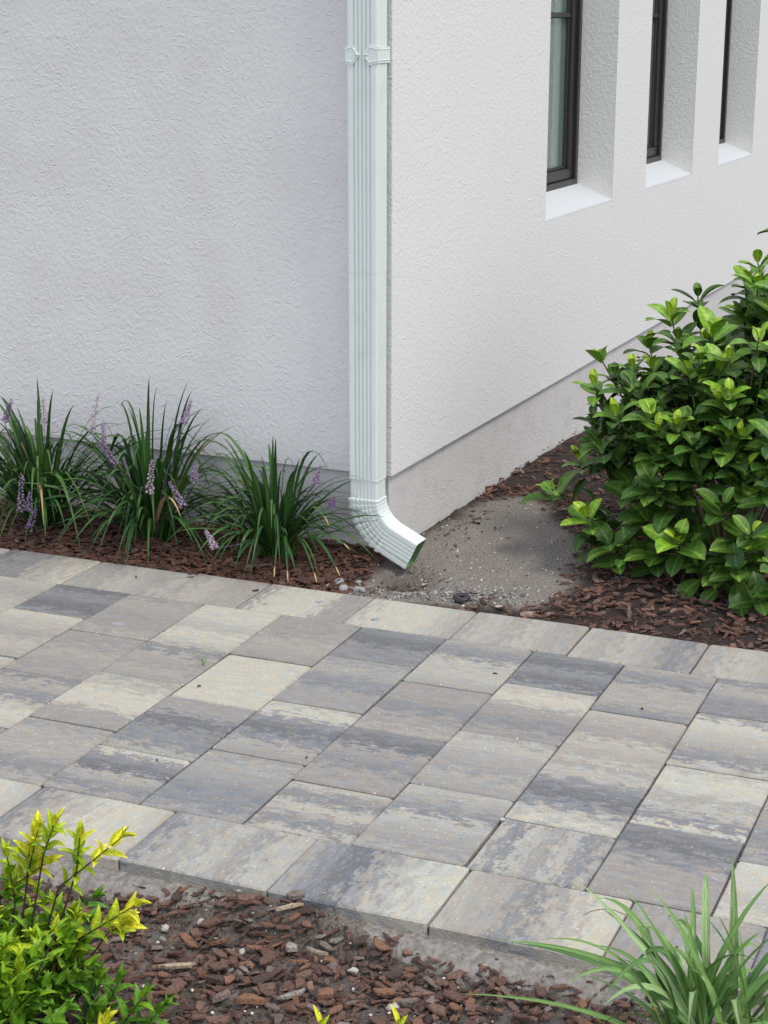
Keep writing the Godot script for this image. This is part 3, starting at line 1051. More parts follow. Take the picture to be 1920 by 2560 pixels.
func build_stones() -> void:
	var r := RandomNumberGenerator.new()
	r.seed = 23
	var kinds := []
	for i in 6: kinds.append(stone_mesh(0.01, r))
	# shell grit strewn over the sandy patch, the front bed and between the pavers
	var xf := []
	var col := []
	var tries := 0
	while xf.size() < 3200 and tries < 40000:
		tries += 1
		var x: float; var z: float; var y: float
		if r.randf() < 0.6:
			x = r.randf_range(-2.0, -1.3); z = r.randf_range(-5.1, -4.07)
			if sand_depth(x, z) < -0.02: continue
			if r.randf() < 0.75 and Vector2(x + 1.66, z + 4.25).length() > 0.08 + 0.3 * r.randf(): continue
			y = back_height(x, z)
		else:
			x = r.randf_range(-2.0, -0.2); z = r.randf_range(-2.52, -1.9)
			if path_uv(x, z).y < -2.485: continue
			y = maxf(front_height(x, z) + 0.004, lerpf(-0.022, -0.06, clampf((path_uv(x, z).y + 2.49) / 0.08, 0, 1)))
		var size := 0.08 + pow(r.randf(), 6.0) * 0.7
		xf.append(flat_pose(r, Vector3(x, y + 0.0006, z), 0.3, size))
		var g := r.randf()
		col.append(Color(.66, .63, .60) if g < 0.55 else (Color(.32, .29, .26) if g < 0.85 else Color(.035, .028, .024)))
	scatter("shell_grit", kinds, xf, col, m.shell)
	# sand and grit swept into and along the joints of the paving
	xf = []
	col = []
	for i in 1500:
		var u: float
		var v: float
		if r.randf() < 0.6:
			u = (-1.716 + 0.1526 * r.randi_range(-2, 11)) * UNIT + r.randfn() * 0.006
			v = r.randf_range(-3.85, -2.70)
		elif r.randf() < 0.5:
			u = r.randf_range(-2.9, -0.4)
			v = [-2.560, -1.8095][r.randi() & 1] * UNIT + r.randfn() * 0.006
		else:
			u = r.randf_range(-2.9, -0.4)
			v = r.randf_range(-4.06, -2.49)
		xf.append(flat_pose(r, Vector3(u * cos(TURN) + v * sin(TURN), 0.0012, -u * sin(TURN) + v * cos(TURN)), 0.3, 0.06 + pow(r.randf(), 5.0) * 0.28))
		col.append(Color(.55, .52, .47) * r.randf_range(0.5, 1.1))
	scatter("joint_grit", kinds, xf, col, m.shell)
	# coarse gravel where the water has washed the joint open, left of the spout's mouth
	xf = []
	col = []
	for i in 420:
		var c: Vector2 = [Vector2(-1.93, -4.09), Vector2(-1.76, -4.13), Vector2(-1.62, -4.15), Vector2(-1.55, -4.16)][r.randi() % 4]
		var x := c.x + r.randfn() * 0.055
		var z := c.y + r.randfn() * 0.03
		if path_uv(x, z).y > -4.075: continue
		xf.append(flat_pose(r, Vector3(x, back_height(x, z) + 0.002, z), 0.4, r.randf_range(0.3, 1.2)))
		var g := r.randf_range(0.6, 1.2)
		col.append(Color(.33, .32, .31) * g if r.randf() < 0.6 else Color(.17, .13, .11) * g)
	scatter("gravel", kinds, xf, col, m.shell)
	for p in [[-1.972, -4.10, 0.032], [-1.945, -4.075, 0.030], [-1.93, -4.14, 0.022], [-1.905, -4.085, 0.020], [-1.985, -4.06, 0.018], [-1.885, -4.07, 0.022], [-1.70, -4.145, 0.022], [-1.665, -4.165, 0.018]]:
		var o := put("gravel_stone", stone_mesh(p[2], r), m.greystone)
		o.position = Vector3(p[0], back_height(p[0], p[1]) + p[2] * 0.22, p[1])
		o.rotation.y = r.randf() * TAU
		tag(o, "small grey stone washed up between downspout and paving edge", "stone", "grey stones below the downspout")
	# white shells and pebbles that can be told apart
	for p in [
		[-1.776, -4.262, 0.030, -0.006, "shell", "flat white shell chip lying just below the downspout mouth", "shell"],
		[-1.697, -4.40, 0.014, 0.0, "shell", "small white shell on the sand up the slope from the mouth", "shell"],
		[-1.49, -4.075, 0.020, 0.002, "shell", "white shell at the back paving edge right of the black ring", "shell"],
		[-1.309, -2.226, 0.016, 0.004, "white_pebble", "smooth oval white pebble in the lower middle of the mulch", "pebble"],
		[-1.419, -2.379, 0.018, 0.004, "white_pebble", "white pebble right of the topmost shrub twig in the mulch", "pebble"],
		[-1.103, -2.340, 0.018, 0.004, "white_pebble", "white pebble at the right end of the mulch", "pebble"],
		[-1.387, -2.462, 0.020, 0.004, "white_pebble", "white pebble with a hollow near the concrete edging", "pebble"],
		[-1.472, -2.343, 0.018, 0.004, "white_pebble", "pale pebble beside the upper shrub twigs", "pebble"],
		[-1.307, -2.325, 0.018, 0.004, "white_pebble", "whitish pebble in the centre of the mulch heap", "pebble"],
		[-0.90, -2.425, 0.015, 0.006, "white_pebble", "single white pebble on the bare edging strip", "pebble"],
		[-0.715, -2.365, 0.016, 0.004, "white_pebble", "white pebble beneath the left blades of the grass clump", "pebble"],
		[-0.86, -2.33, 0.013, 0.004, "white_pebble", "small white pebble left of the grass clump", "pebble"],
		[-1.0, -2.27, 0.02, 0.004, "white_pebble", "large white pebble between shrub sprigs and grass clump", "pebble"],
	]:
		var o := put(p[4], stone_mesh(p[2], r), m.stone)
		var base := back_height(p[0], p[1]) if p[1] < -3 else front_height(p[0], p[1])
		o.position = Vector3(p[0], base + p[2] * 0.2 + p[3] * 0.8, p[1])
		o.rotation.y = r.randf() * TAU
		if p[4] == "shell": o.scale = Vector3(1.1, 0.5, 0.9)
		tag(o, p[5], p[6])
	var lone := put("white_pebble", stone_mesh(0.012, r), m.stone)
	lone.position = Vector3(-1.042, 0.003, -2.894)
	tag(lone, "tiny white pebble resting on a joint in the paving", "pebble")

func build_small_things() -> void:
	# black ring of an irrigation head
	var s := st_new(true)
	var prof := [[0.0075, 0.010], [0.0085, 0.014], [0.020, 0.0145], [0.0235, 0.012], [0.0245, 0.006], [0.0240, -0.012]]
	for i in 28:
		for k in prof.size() - 1:
			var q := []
			for t in [[i, k], [i + 1, k], [i + 1, k + 1], [i, k + 1]]:
				var a: float = TAU * t[0] / 28.0
				q.append(Vector3(cos(a) * prof[t[1]][0], prof[t[1]][1], -sin(a) * prof[t[1]][0]))
			quad(s, q[3], q[2], q[1], q[0])
	var ring := thing("irrigation_cap", "round black plastic irrigation cap with a hole, on the sand by the paving", "irrigation cap", Vector3(-1.612, -0.010, -4.118))
	ring.rotation = Vector3(0.10, 0, -0.06)
	put("cap_rim", done(s), m.rubber, ring)
	s = st_new()
	tube(s, [Vector3(0, -0.02, 0), Vector3(0, 0.007, 0)], 0.0085, 0.0085, 14)
	for i in 14:
		tri(s, Vector3(0, 0.007, 0), Vector3(cos(TAU * i / 14.0), 0, -sin(TAU * i / 14.0)) * 0.0085 + Vector3(0, 0.007, 0), Vector3(cos(TAU * (i + 1) / 14.0), 0, -sin(TAU * (i + 1) / 14.0)) * 0.0085 + Vector3(0, 0.007, 0))
	put("nozzle", done(s), m.rubber, ring)
	# dead leaf at the back edge, weed in a joint, bits on the pavers
	var r := RandomNumberGenerator.new()
	r.seed = 31
	var o := put("dead_leaf", leaf_mesh(0.03, 0.018, 0.3, -0.5, 5), m.chips[2])
	o.position = Vector3(-2.375, 0.006, -3.968)
	o.rotation = Vector3(0.1, 0.3, 0)
	tag(o, "dark brown dead leaf on the back edge of the paving below the grass tufts", "leaf")
	var weed := thing("weed", "tiny green weed sprouting from a joint in the paving", "weed", Vector3(-1.99, -0.004, -3.385))
	for k in 5:
		var a := k * 1.3
		put("leaf", blade_mesh(Vector3.ZERO, Vector3(cos(a) * 0.008, 0.03, sin(a) * 0.008), Vector3(cos(a) * 0.03, 0.028 + 0.008 * (k % 3), sin(a) * 0.03), 0.003, 4), m.grass[1], weed)
	for p in [[-2.335, -3.555, 0.040, "grey mortar stain on a paver in the second course, left of the downspout"], [-1.944, -3.924, 0.024, "small grey mortar stain on the cream paver at the back edge"], [-1.75, -3.857, 0.030, "oval grey mortar stain on the cream paver right of the downspout"]]:
		var q := put("mortar_stain", chip_mesh(p[2], p[2] * 0.62, 0.0011, r), m.mortar)
		q.position = Vector3(p[0], 0.0014, p[1])
		q.rotation.y = r.randf()
		tag(q, p[3], "mortar stain")
	for p in [[-1.93, -3.26, 0.012], [-1.52, -3.0, 0.010], [-2.14, -3.93, 0.022], [-1.80, -2.86, 0.008], [-1.33, -3.62, 0.012], [-2.5, -3.9, 0.012], [-0.95, -3.55, 0.01]]:
		var c := put("bark_crumb", chip_mesh(p[2], p[2] * 0.45, 0.003, r), m.chips[2])
		c.position = Vector3(p[0], 0.003, p[1])
		c.rotation.y = r.randf() * 3
		tag(c, "dark crumb of bark lying loose on the pavers", "bark crumb", "bark crumbs on the pavers")

# ---------------------------------------------------------------- plants
func leaf_mesh(long: float, wide: float, fold: float, curl: float, n := 6, blunt := 0.62) -> ArrayMesh:
	# along +x from the stalk, face up; fold lifts the edges, curl bends the tip down
	var s := st_new(true)
	var rows := []
	for i in n + 1:
		var t := float(i) / n
		var w := pow(sin(PI * pow(t, blunt)), 0.8 if blunt < 1.0 else 0.54) * wide / 2 if i > 0 and i < n else (0.0008 if i == 0 else 0.0004)
		var ang := curl * t * t
		var p := Vector3(long * (t - 0.18 * curl * curl * t * t * t), -long * 0.5 * ang * t, 0)
		var lift := fold * w
		rows.append([p + Vector3(0, lift, w), p + Vector3(0, lift * 0.36, w * 0.5), p, p + Vector3(0, lift * 0.36, -w * 0.5), p + Vector3(0, lift, -w)])
	for i in n:
		var v0 := float(i) / n
		var dv := 1.0 / n
		for k in 4:
			quad(s, rows[i][k], rows[i + 1][k], rows[i + 1][k + 1], rows[i][k + 1])
	# uv: rebuilt by position
	s.index()
	s.generate_normals()
	var mesh := s.commit()
	var a := mesh.surface_get_arrays(0)
	var v: PackedVector3Array = a[Mesh.ARRAY_VERTEX]
	var uv := PackedVector2Array()
	for p in v:
		uv.append(Vector2(clampf(0.5 + p.z / wide, 0.01, 0.99), clampf(p.x / long, 0.01, 0.99)))
	a[Mesh.ARRAY_TEX_UV] = uv
	a[Mesh.ARRAY_TANGENT] = null
	var out := ArrayMesh.new()
	out.add_surface_from_arrays(Mesh.PRIMITIVE_TRIANGLES, a)
	return out

func blade_mesh(p0: Vector3, p1: Vector3, p2: Vector3, wide: float, n := 9, twist := 0.0) -> ArrayMesh:
	# a strap leaf along a curve, V-shaped across, tapering to a point
	var v := PackedVector3Array()
	var uv := PackedVector2Array()
	var ix := PackedInt32Array()
	var nr := PackedVector3Array()
	for i in n + 1:
		var t := float(i) / n
		var p := p0.lerp(p1, t).lerp(p1.lerp(p2, t), t)
		var tan := ((p1 - p0) * (1 - t) + (p2 - p1) * t).normalized()
		var flat := Vector3(p2.x - p0.x, 0, p2.z - p0.z)
		if flat.length() < 0.01: flat = Vector3(0.3, 0, 1)
		var side := flat.normalized().cross(Vector3.UP)
		side = side.rotated(tan, twist * (0.4 + t)).normalized()
		var nn := side.cross(tan).normalized()
		var w := wide / 2 * clampf(minf(0.55 + t * 1.6, pow(1.0 - t, 0.75) * 1.7), 0.03, 1.0)
		v.append_array([p - side * w + nn * w * 0.28, p, p + side * w + nn * w * 0.28])
		nr.append_array([(nn + side * 0.45).normalized(), nn, (nn - side * 0.45).normalized()])
		uv.append_array([Vector2(0.05, t), Vector2(0.5, t), Vector2(0.95, t)])
		if i < n:
			var a := i * 3
			ix.append_array([a, a + 3, a + 1, a + 1, a + 3, a + 4, a + 1, a + 4, a + 2, a + 2, a + 4, a + 5])
	var a := []
	a.resize(Mesh.ARRAY_MAX)
	a[Mesh.ARRAY_VERTEX] = v; a[Mesh.ARRAY_NORMAL] = nr; a[Mesh.ARRAY_TEX_UV] = uv; a[Mesh.ARRAY_INDEX] = ix
	var out := ArrayMesh.new()
	out.add_surface_from_arrays(Mesh.PRIMITIVE_TRIANGLES, a)
	return out

func aim(dir: Vector3, up: Vector3, at: Vector3, size := 1.0) -> Transform3D:
	var x := dir.normalized()
	var z := x.cross(up).normalized()
	if z.length() < 0.5: z = x.cross(Vector3(0.2, 0.3, 1)).normalized()
	var y := z.cross(x)
	return Transform3D(Basis(x * size, y * size, z * size), at)

func flower_spike(parent: Node3D, tip: Vector3, base: Vector3, root: Vector3, r: RandomNumberGenerator, pale: float) -> void:
	var s := st_new()
	var n := 54
	var axis := tip - base
	var x := axis.cross(Vector3(0.3, 0.1, 0.9)).normalized()
	var y := axis.normalized().cross(x)
	for i in n:
		var t := (i + r.randf()) / n
		var a := i * 2.4 + r.randf()
		var rad := lerpf(0.0098, 0.0030, pow(t, 1.4)) * r.randf_range(0.5, 1.1)
		var c := base + axis * t + (x * cos(a) + y * sin(a)) * rad
		var e := lerpf(0.0050, 0.0027, t) * r.randf_range(0.7, 1.15)
		# a floret: a small lopsided cup of four petals
		var d := (x * cos(a) + y * sin(a) + axis.normalized() * 0.6).normalized()
		var g := d.cross(axis).normalized()
		var h := d.cross(g)
		for q in 4:
			var b0 := q * PI / 2 + r.randf() * 0.4
			var b1 := b0 + 1.3
			tri(s, c, c + d * e * 0.8 + (g * cos(b0) + h * sin(b0)) * e, c + d * e * 0.8 + (g * cos(b1) + h * sin(b1)) * e)
			tri(s, c - d * e * 0.4, c + (g * cos(b0) + h * sin(b0)) * e * 0.6, c + (g * cos(b1) + h * sin(b1)) * e * 0.6)
	var spike := put("flower_spike", done(s), m.petal[2] if pale > 0.7 else m.petal[1 if pale > 0.3 else 0], parent)
	s = st_new()
	var midp := (root + base) / 2 + Vector3(0, 0.03, 0)
	tube(s, [root, midp.lerp(root, 0.4), midp, base, base.lerp(tip, 0.9)], 0.0016, 0.0009, 5)
	put("stalk", done(s), m.petal[0] if pale > 0.5 else m.darkshoot, spike)

func lily_turf(called: String, label: String, at: Vector3, count: int, reach: float, tall: float, tips: Array, spikes: Array, sd: int) -> void:
	var t := thing(called, label, "lily turf", at, "")
	var r := RandomNumberGenerator.new()
	r.seed = sd
	for i in count + tips.size():
		var a := i * 2.39996 + r.randf_range(-0.3, 0.3)
		var p0 := Vector3(cos(a) * r.randf_range(0.0, 0.05), 0, sin(a) * r.randf_range(0.0, 0.04))
		var p2: Vector3
		var p1: Vector3
		var k := float(i) / count
		if i < tips.size():
			p2 = tips[i] - at
			p0 = Vector3(clampf(p2.x * 0.25, -0.06, 0.06) + r.randf_range(-0.02, 0.02), 0, clampf(p2.z * 0.15, -0.03, 0.03))
			var rise := maxf(p2.y, 0.12)
			p1 = Vector3(lerpf(p0.x, p2.x, 0.35), rise * (0.8 if p2.y > 0.3 else 1.7), lerpf(p0.z, p2.z, 0.35))
		else:
			var out := reach * r.randf_range(0.35, 1.0)
			var dir := Vector3(cos(a), 0, sin(a))
			if at.z + dir.z * out < ZW + 0.02:
				dir.z *= 0.35
				out *= 0.8
			var up := tall * r.randf_range(0.45, 1.0)
			var flop := pow(r.randf(), 1.5)
			dir.x *= 1.25
			up *= 1.0 - 0.35 * out / reach
			p2 = dir * out + Vector3(0, up * (1.0 - flop * 1.05), 0)
			p1 = dir * out * r.randf_range(0.35, 0.6) + Vector3(0, up * r.randf_range(0.8, 1.2), 0)
			p2.z = maxf(p2.z, ZW + 0.012 - at.z)
			p2.y = maxf(p2.y, 0.02)
		var o := put("leaf", blade_mesh(p0, p1, p2, r.randf_range(0.0090, 0.0135), 10, r.randf_range(-0.5, 0.5)), m.blade[[0, 0, 1, 1, 1, 2, 2][r.randi() % 7]] if r.randf() > 0.02 else m.straw, t)
		if i < tips.size() and sd == 303 and p2.y < 0.17 and p2.x > 0.12:
			var e := (p2 - p1).normalized()
			put("leaf_tip", blade_mesh(p2 - e * 0.028 + Vector3(0, 0.001, 0), p2 - e * 0.01 + Vector3(0, 0.001, 0), p2 + e * 0.004, 0.0042, 3), m.straw, t)
	for p in spikes:
		# [tip, foot of the flowers, paleness]
		flower_spike(t, p[0] - at, p[1] - at, Vector3(r.randf_range(-.03, .03), 0, r.randf_range(-.02, .02)), r, p[2])

func build_lily_turf() -> void:
	var z := -4.12
	var f := func(x, y, dx, dy, zz, pale): return [Vector3(x + dx * 0.5, y + dy * 0.5, zz), Vector3(x - dx * 0.5, y - dy * 0.5, zz), pale]
	lily_turf("lily_turf", "left lily turf clump, cut by the frame, with lilac spikes", Vector3(-3.02, 0.0, -4.20), 160, 0.37, 0.52,
		[Vector3(-2.953, .488, z), Vector3(-2.898, .458, z), Vector3(-2.828, .42, z), Vector3(-3.088, .424, z), Vector3(-3.0, .02, -3.99), Vector3(-2.93, .015, -3.98), Vector3(-2.86, .05, -3.99), Vector3(-2.74, .30, z), Vector3(-3.04, .0, -4.0)],
		[f.call(-2.958, .381, 0.0, .085, -4.15, .8), f.call(-3.114, .145, -.02, .10, -4.08, .5), f.call(-2.961, .160, .012, .115, -4.02, .5), f.call(-2.925, .088, .03, .07, -4.02, .2), f.call(-2.940, .135, .01, .06, -4.03, .4), f.call(-3.085, .37, .03, .07, -4.15, .2)], 301)
	lily_turf("lily_turf", "middle and tallest lily turf clump against the left wall", Vector3(-2.655, 0.0, -4.235), 180, 0.39, 0.54,
		[Vector3(-2.57, .524, z), Vector3(-2.434, .532, z), Vector3(-2.431, .496, z), Vector3(-2.608, .433, z), Vector3(-2.647, .43, z), Vector3(-2.515, .462, z), Vector3(-2.396, .452, z), Vector3(-2.344, .441, z), Vector3(-2.279, .414, z), Vector3(-2.273, .341, z), Vector3(-2.566, .006, -3.95), Vector3(-2.58, .03, -3.97), Vector3(-2.764, .039, -3.98), Vector3(-2.509, .016, -3.98), Vector3(-2.70, .05, -3.99), Vector3(-2.42, .06, -4.0), Vector3(-2.75, .40, z), Vector3(-2.35, .38, z)],
		[f.call(-2.778, .391, .03, .12, -4.15, .8), f.call(-2.758, .320, .0, .09, -4.16, .7), f.call(-2.745, .265, -.05, .06, -4.17, .4), f.call(-2.534, .250, .012, .10, -4.05, .75), f.call(-2.419, .262, .014, .055, -4.10, .6), f.call(-2.450, .208, -.045, .07, -4.05, .5), f.call(-2.474, .42, .03, .07, -4.16, .6)], 302)
	lily_turf("lily_turf", "right and lowest lily turf clump beside the downspout", Vector3(-2.245, 0.0, -4.235), 150, 0.32, 0.43,
		[Vector3(-2.178, .391, z), Vector3(-2.170, .385, z), Vector3(-2.03, .36, z), Vector3(-2.093, .335, z), Vector3(-2.273, .341, z), Vector3(-2.001, .29, z), Vector3(-2.0, .16, -4.1), Vector3(-1.90, .124, -4.02), Vector3(-1.92, .055, -4.0), Vector3(-1.984, .03, -3.99), Vector3(-2.069, .025, -3.985), Vector3(-2.111, .03, -3.985), Vector3(-2.2, .03, -3.98), Vector3(-2.30, .02, -3.985), Vector3(-2.36, .06, -4.0), Vector3(-2.42, .15, -4.05)],
		[f.call(-2.31, .110, -.03, .05, -3.99, .9), f.call(-2.077, .272, .02, .05, -4.19, .5), f.call(-2.031, .197, .014, .024, -4.19, .0)], 303)

var whorl_leaves := []

func whorl(at: Vector3, axis: Vector3, size: float, pairs: int, young: int, r: RandomNumberGenerator) -> void:
	# opposite leaves, each pair turned by a right angle; the inner ones small and upright
	var x := axis.cross(Vector3(r.randf() - 0.5, 0.2, r.randf() - 0.5)).normalized()
	var y := axis.cross(x).normalized()
	for k in pairs:
		for s in 2:
			var a := k * PI / 2 + s * PI + r.randf_range(-0.25, 0.25)
			var out := x * cos(a) + y * sin(a)
			var open := [0.3, 0.7, 1.0, 1.22, 1.4][mini(k, 4)] + r.randf_range(-0.2, 0.25) as float
			var dir := axis * cos(open) + out * sin(open) + Vector3(0, -0.05 * k, 0)
			var sz: float = size * [0.55, 0.95, 1.1, 1.05, 1.0][mini(k, 4)] * r.randf_range(0.7, 1.2)
			var kind: int
			if k < young: kind = 3 + [1, 0, 2, 2][mini(k, 3)]
			elif k == young and young > 0: kind = 5 if r.randf() < 0.7 else 2
			else: kind = [0, 0, 1, 1, 2][r.randi() % 5]
			whorl_leaves.append([aim(dir, axis + Vector3(0, 0.35, 0), at - axis * k * 0.017 * size + out * 0.004, sz), kind, r.randi() % 6])

func build_shrub(called: String, label: String, base: Vector3, tips: Array, fill: int, centre: Vector3, radii: Vector3, sd: int) -> void:
	var t := thing(called, label, "shrub", base)
	var r := RandomNumberGenerator.new()
	r.seed = sd
	whorl_leaves = []
	var eye := Vector3(0, 1.5, 0)
	var all := []
	for p in tips:
		all.append([p[0] - base, p[1], p[2], p[3]])
	for i in fill:
		var d := Vector3(r.randfn(), r.randfn(), r.randfn()).normalized()
		d.y = absf(d.y) * 1.1 - 0.25
		var k := pow(r.randf(), 0.55)
		var p := centre - base + d * radii * k
		if p.y < 0.05 or p.x + base.x < XW + 0.06: continue
		all.append([p, 3 + r.randi() % 2, (1 + r.randi() % 2) if k > 0.78 and d.y > 0.15 and r.randf() < 0.75 else 0, r.randf_range(0.72, 1.0)])
	var mouth := []
	for q in all:
		var p: Vector3 = q[0]
		var axis := (Vector3(p.x * 0.8, p.y * 1.0 + 0.10, p.z * 0.8)).normalized().lerp(Vector3.UP, 0.45).normalized()
		axis = (axis + (eye - base - p).normalized() * 0.15).normalized()
		whorl(p, axis, q[3], q[1], q[2], r)
		# further pairs down the twig
		var foot := Vector3(p.x * 0.18, 0.0, p.z * 0.18)
		var mid := Vector3(p.x * 0.62, p.y * 0.52, p.z * 0.62) + Vector3(r.randfn(), r.randfn(), r.randfn()) * 0.02
		var pts := []
		for i in 7:
			var f := i / 6.0
			pts.append(foot.lerp(mid, f).lerp(mid.lerp(p, f), f))
		mouth.append(pts)
		for k in 2:
			var f: float = [0.86, 0.72][k]
			var c: Vector3 = foot.lerp(mid, f).lerp(mid.lerp(p, f), f)
			if c.y > 0.06:
				whorl(c, axis, q[3] * 0.95, 1, 0, r)
				for s in 2:
					var l: Array = whorl_leaves[whorl_leaves.size() - 1 - s]
					var xf: Transform3D = l[0]
					l[0] = aim((xf.basis.x.normalized() - axis * 0.5 * cos(0.35)).normalized() + Vector3(0, -0.1, 0), Vector3.UP, c, q[3] * r.randf_range(0.8, 1.1))
	for i in mini(mouth.size(), 70):
		var s := st_new(true)
		tube(s, mouth[i], 0.0048, 0.0020, 6)
		put("twig", done(s), m.wood if i % 3 else m.shoot, t)
	var shapes := []
	for i in 6:
		shapes.append(leaf_mesh(r.randf_range(0.076, 0.092), r.randf_range(0.043, 0.053), r.randf_range(0.15, 0.4), r.randf_range(0.1, 0.8), 9, r.randf_range(1.02, 1.25)))
	var mats: Array = m.old + m.young
	# leaves nearest the eye stand alone, the rest of the crown is one mass
	whorl_leaves.sort_custom(func(a, b): return (a[0].origin + base - eye).length_squared() < (b[0].origin + base - eye).length_squared())
	var rest := {}
	for i in whorl_leaves.size():
		var l: Array = whorl_leaves[i]
		if l[0].origin.y < 0.0: continue
		if i < 290:
			var o := put("leaf", shapes[l[2]], mats[l[1]], t)
			o.transform = l[0]
		else:
			var key: int = l[1] * 6 + l[2]
			if not rest.has(key): rest[key] = []
			rest[key].append(l[0])
	if rest.size() > 0:
		var byc := {}
		for key in rest:
			var c: int = key / 6
			if not byc.has(c): byc[c] = st_new(true)
			for xf in rest[key]:
				byc[c].append_from(shapes[key % 6], 0, xf)
		for c in byc:
			var o := put("inner_foliage", byc[c].commit(), mats[c], t)
			o.set_meta("kind", "stuff")

func build_shrubs() -> void:
	var V := func(x, y, z): return Vector3(x, y, z)
	# [where the shoot ends, pairs of leaves, young pairs, size]
	var tips := [
		[V.call(-1.455, .475, -4.75), 3, 2, 1.0], [V.call(-1.455, .545, -4.80), 2, 1, .85], [V.call(-1.393, .511, -4.75), 3, 0, .95], [V.call(-1.341, .581, -4.90), 4, 1, 1.0],
		[V.call(-1.278, .669, -4.90), 4, 2, 1.05], [V.call(-1.226, .711, -5.00), 3, 0, 1.0], [V.call(-1.143, .576, -4.60), 4, 2, 1.0], [V.call(-1.118, .661, -4.75), 4, 2, 1.05],
		[V.call(-1.052, .752, -5.00), 4, 2, 1.05], [V.call(-1.033, .613, -4.60), 4, 1, 1.0], [V.call(-.956, .676, -4.60), 4, 2, 1.0],
		[V.call(-1.235, .524, -4.75), 4, 0, 1.0], [V.call(-1.302, .527, -4.80), 4, 1, 1.0], [V.call(-1.528, .190, -4.60), 3, 1, 1.05], [V.call(-1.375, .165, -4.45), 4, 2, 1.08],
		[V.call(-1.461, .274, -4.65), 4, 1, 1.05], [V.call(-1.184, .355, -4.50), 4, 1, 1.05], [V.call(-1.089, .160, -4.35), 4, 2, 1.1], [V.call(-.913, .160, -4.35), 4, 1, 1.15],
		[V.call(-.882, .221, -4.30), 3, 1, .8], [V.call(-.943, .351, -4.45), 4, 1, 1.0], [V.call(-1.136, .242, -4.45), 4, 0, 1.05], [V.call(-1.255, .237, -4.50), 4, 0, 1.0],
		[V.call(-1.293, .118, -4.40), 4, 0, 1.0], [V.call(-1.241, .085, -4.40), 3, 0, 1.0], [V.call(-1.025, .095, -4.35), 4, 0, 1.05], [V.call(-.914, .115, -4.30), 4, 0, 1.05],
		[V.call(-1.16, .10, -4.40), 4, 0, 1.05], [V.call(-1.10, .13, -4.42), 4, 0, 1.0], [V.call(-.97, .08, -4.33), 4, 0, 1.05], [V.call(-.85, .06, -4.28), 4, 0, 1.0], [V.call(-1.20, .18, -4.46), 4, 0, 1.0], [V.call(-1.36, .09, -4.48), 3, 0, 1.0], [V.call(-1.10, .45, -4.52), 4, 0, 1.0], [V.call(-1.00, .50, -4.50), 4, 0, 1.0], [V.call(-1.33, .36, -4.62), 4, 0, 1.0], [V.call(-1.20, .43, -4.60), 4, 0, 1.0], [V.call(-.86, .45, -4.42), 4, 0, 1.0],
		[V.call(-.98, .26, -4.38), 4, 0, 1.0], [V.call(-1.06, .33, -4.45), 4, 0, 1.0], [V.call(-.85, .33, -4.36), 4, 0, 1.0], [V.call(-.80, .12, -4.30), 4, 0, 1.0],
	]
	build_shrub("shrub", "broad glossy green shrub nearest the paving, with bright young shoots", Vector3(-1.03, 0.0, -4.72), tips, 170, Vector3(-1.02, 0.36, -4.74), Vector3(0.46, 0.36, 0.36), 401)
	var far := [
		[V.call(-1.088, .801, -5.15), 4, 3, 1.05], [V.call(-1.04, .90, -5.3), 4, 3, 1.0], [V.call(-.98, .84, -5.1), 4, 2, 1.0], [V.call(-1.0, .74, -5.0), 4, 1, 1.0], [V.call(-1.12, .74, -5.2), 4, 2, 1.0], [V.call(-.92, .80, -5.0), 4, 2, 1.0],
		[V.call(-.86, .90, -5.1), 4, 3, 1.0], [V.call(-.90, .70, -4.9), 4, 1, 1.0], [V.call(-1.05, .92, -5.40), 4, 3, 1.0],
		[V.call(-.93, .79, -4.90), 4, 2, 1.1], [V.call(-.88, .86, -4.95), 4, 3, 1.1], [V.call(-.85, .75, -4.85), 4, 1, 1.1], [V.call(-.96, .71, -4.85), 4, 1, 1.1], [V.call(-1.02, .68, -4.95), 4, 0, 1.05], [V.call(-.80, .82, -4.9), 4, 2, 1.1], [V.call(-1.10, .66, -5.05), 4, 0, 1.0], [V.call(-1.0, .60, -5.0), 4, 0, 1.0], [V.call(-.90, .66, -4.9), 4, 0, 1.0],
	]
	build_shrub("shrub", "taller yellow green shrub behind the broad one, at the right frame edge", Vector3(-.83, 0.0, -5.25), far, 170, Vector3(-.77, 0.50, -5.25), Vector3(0.46, 0.46, 0.42), 402)

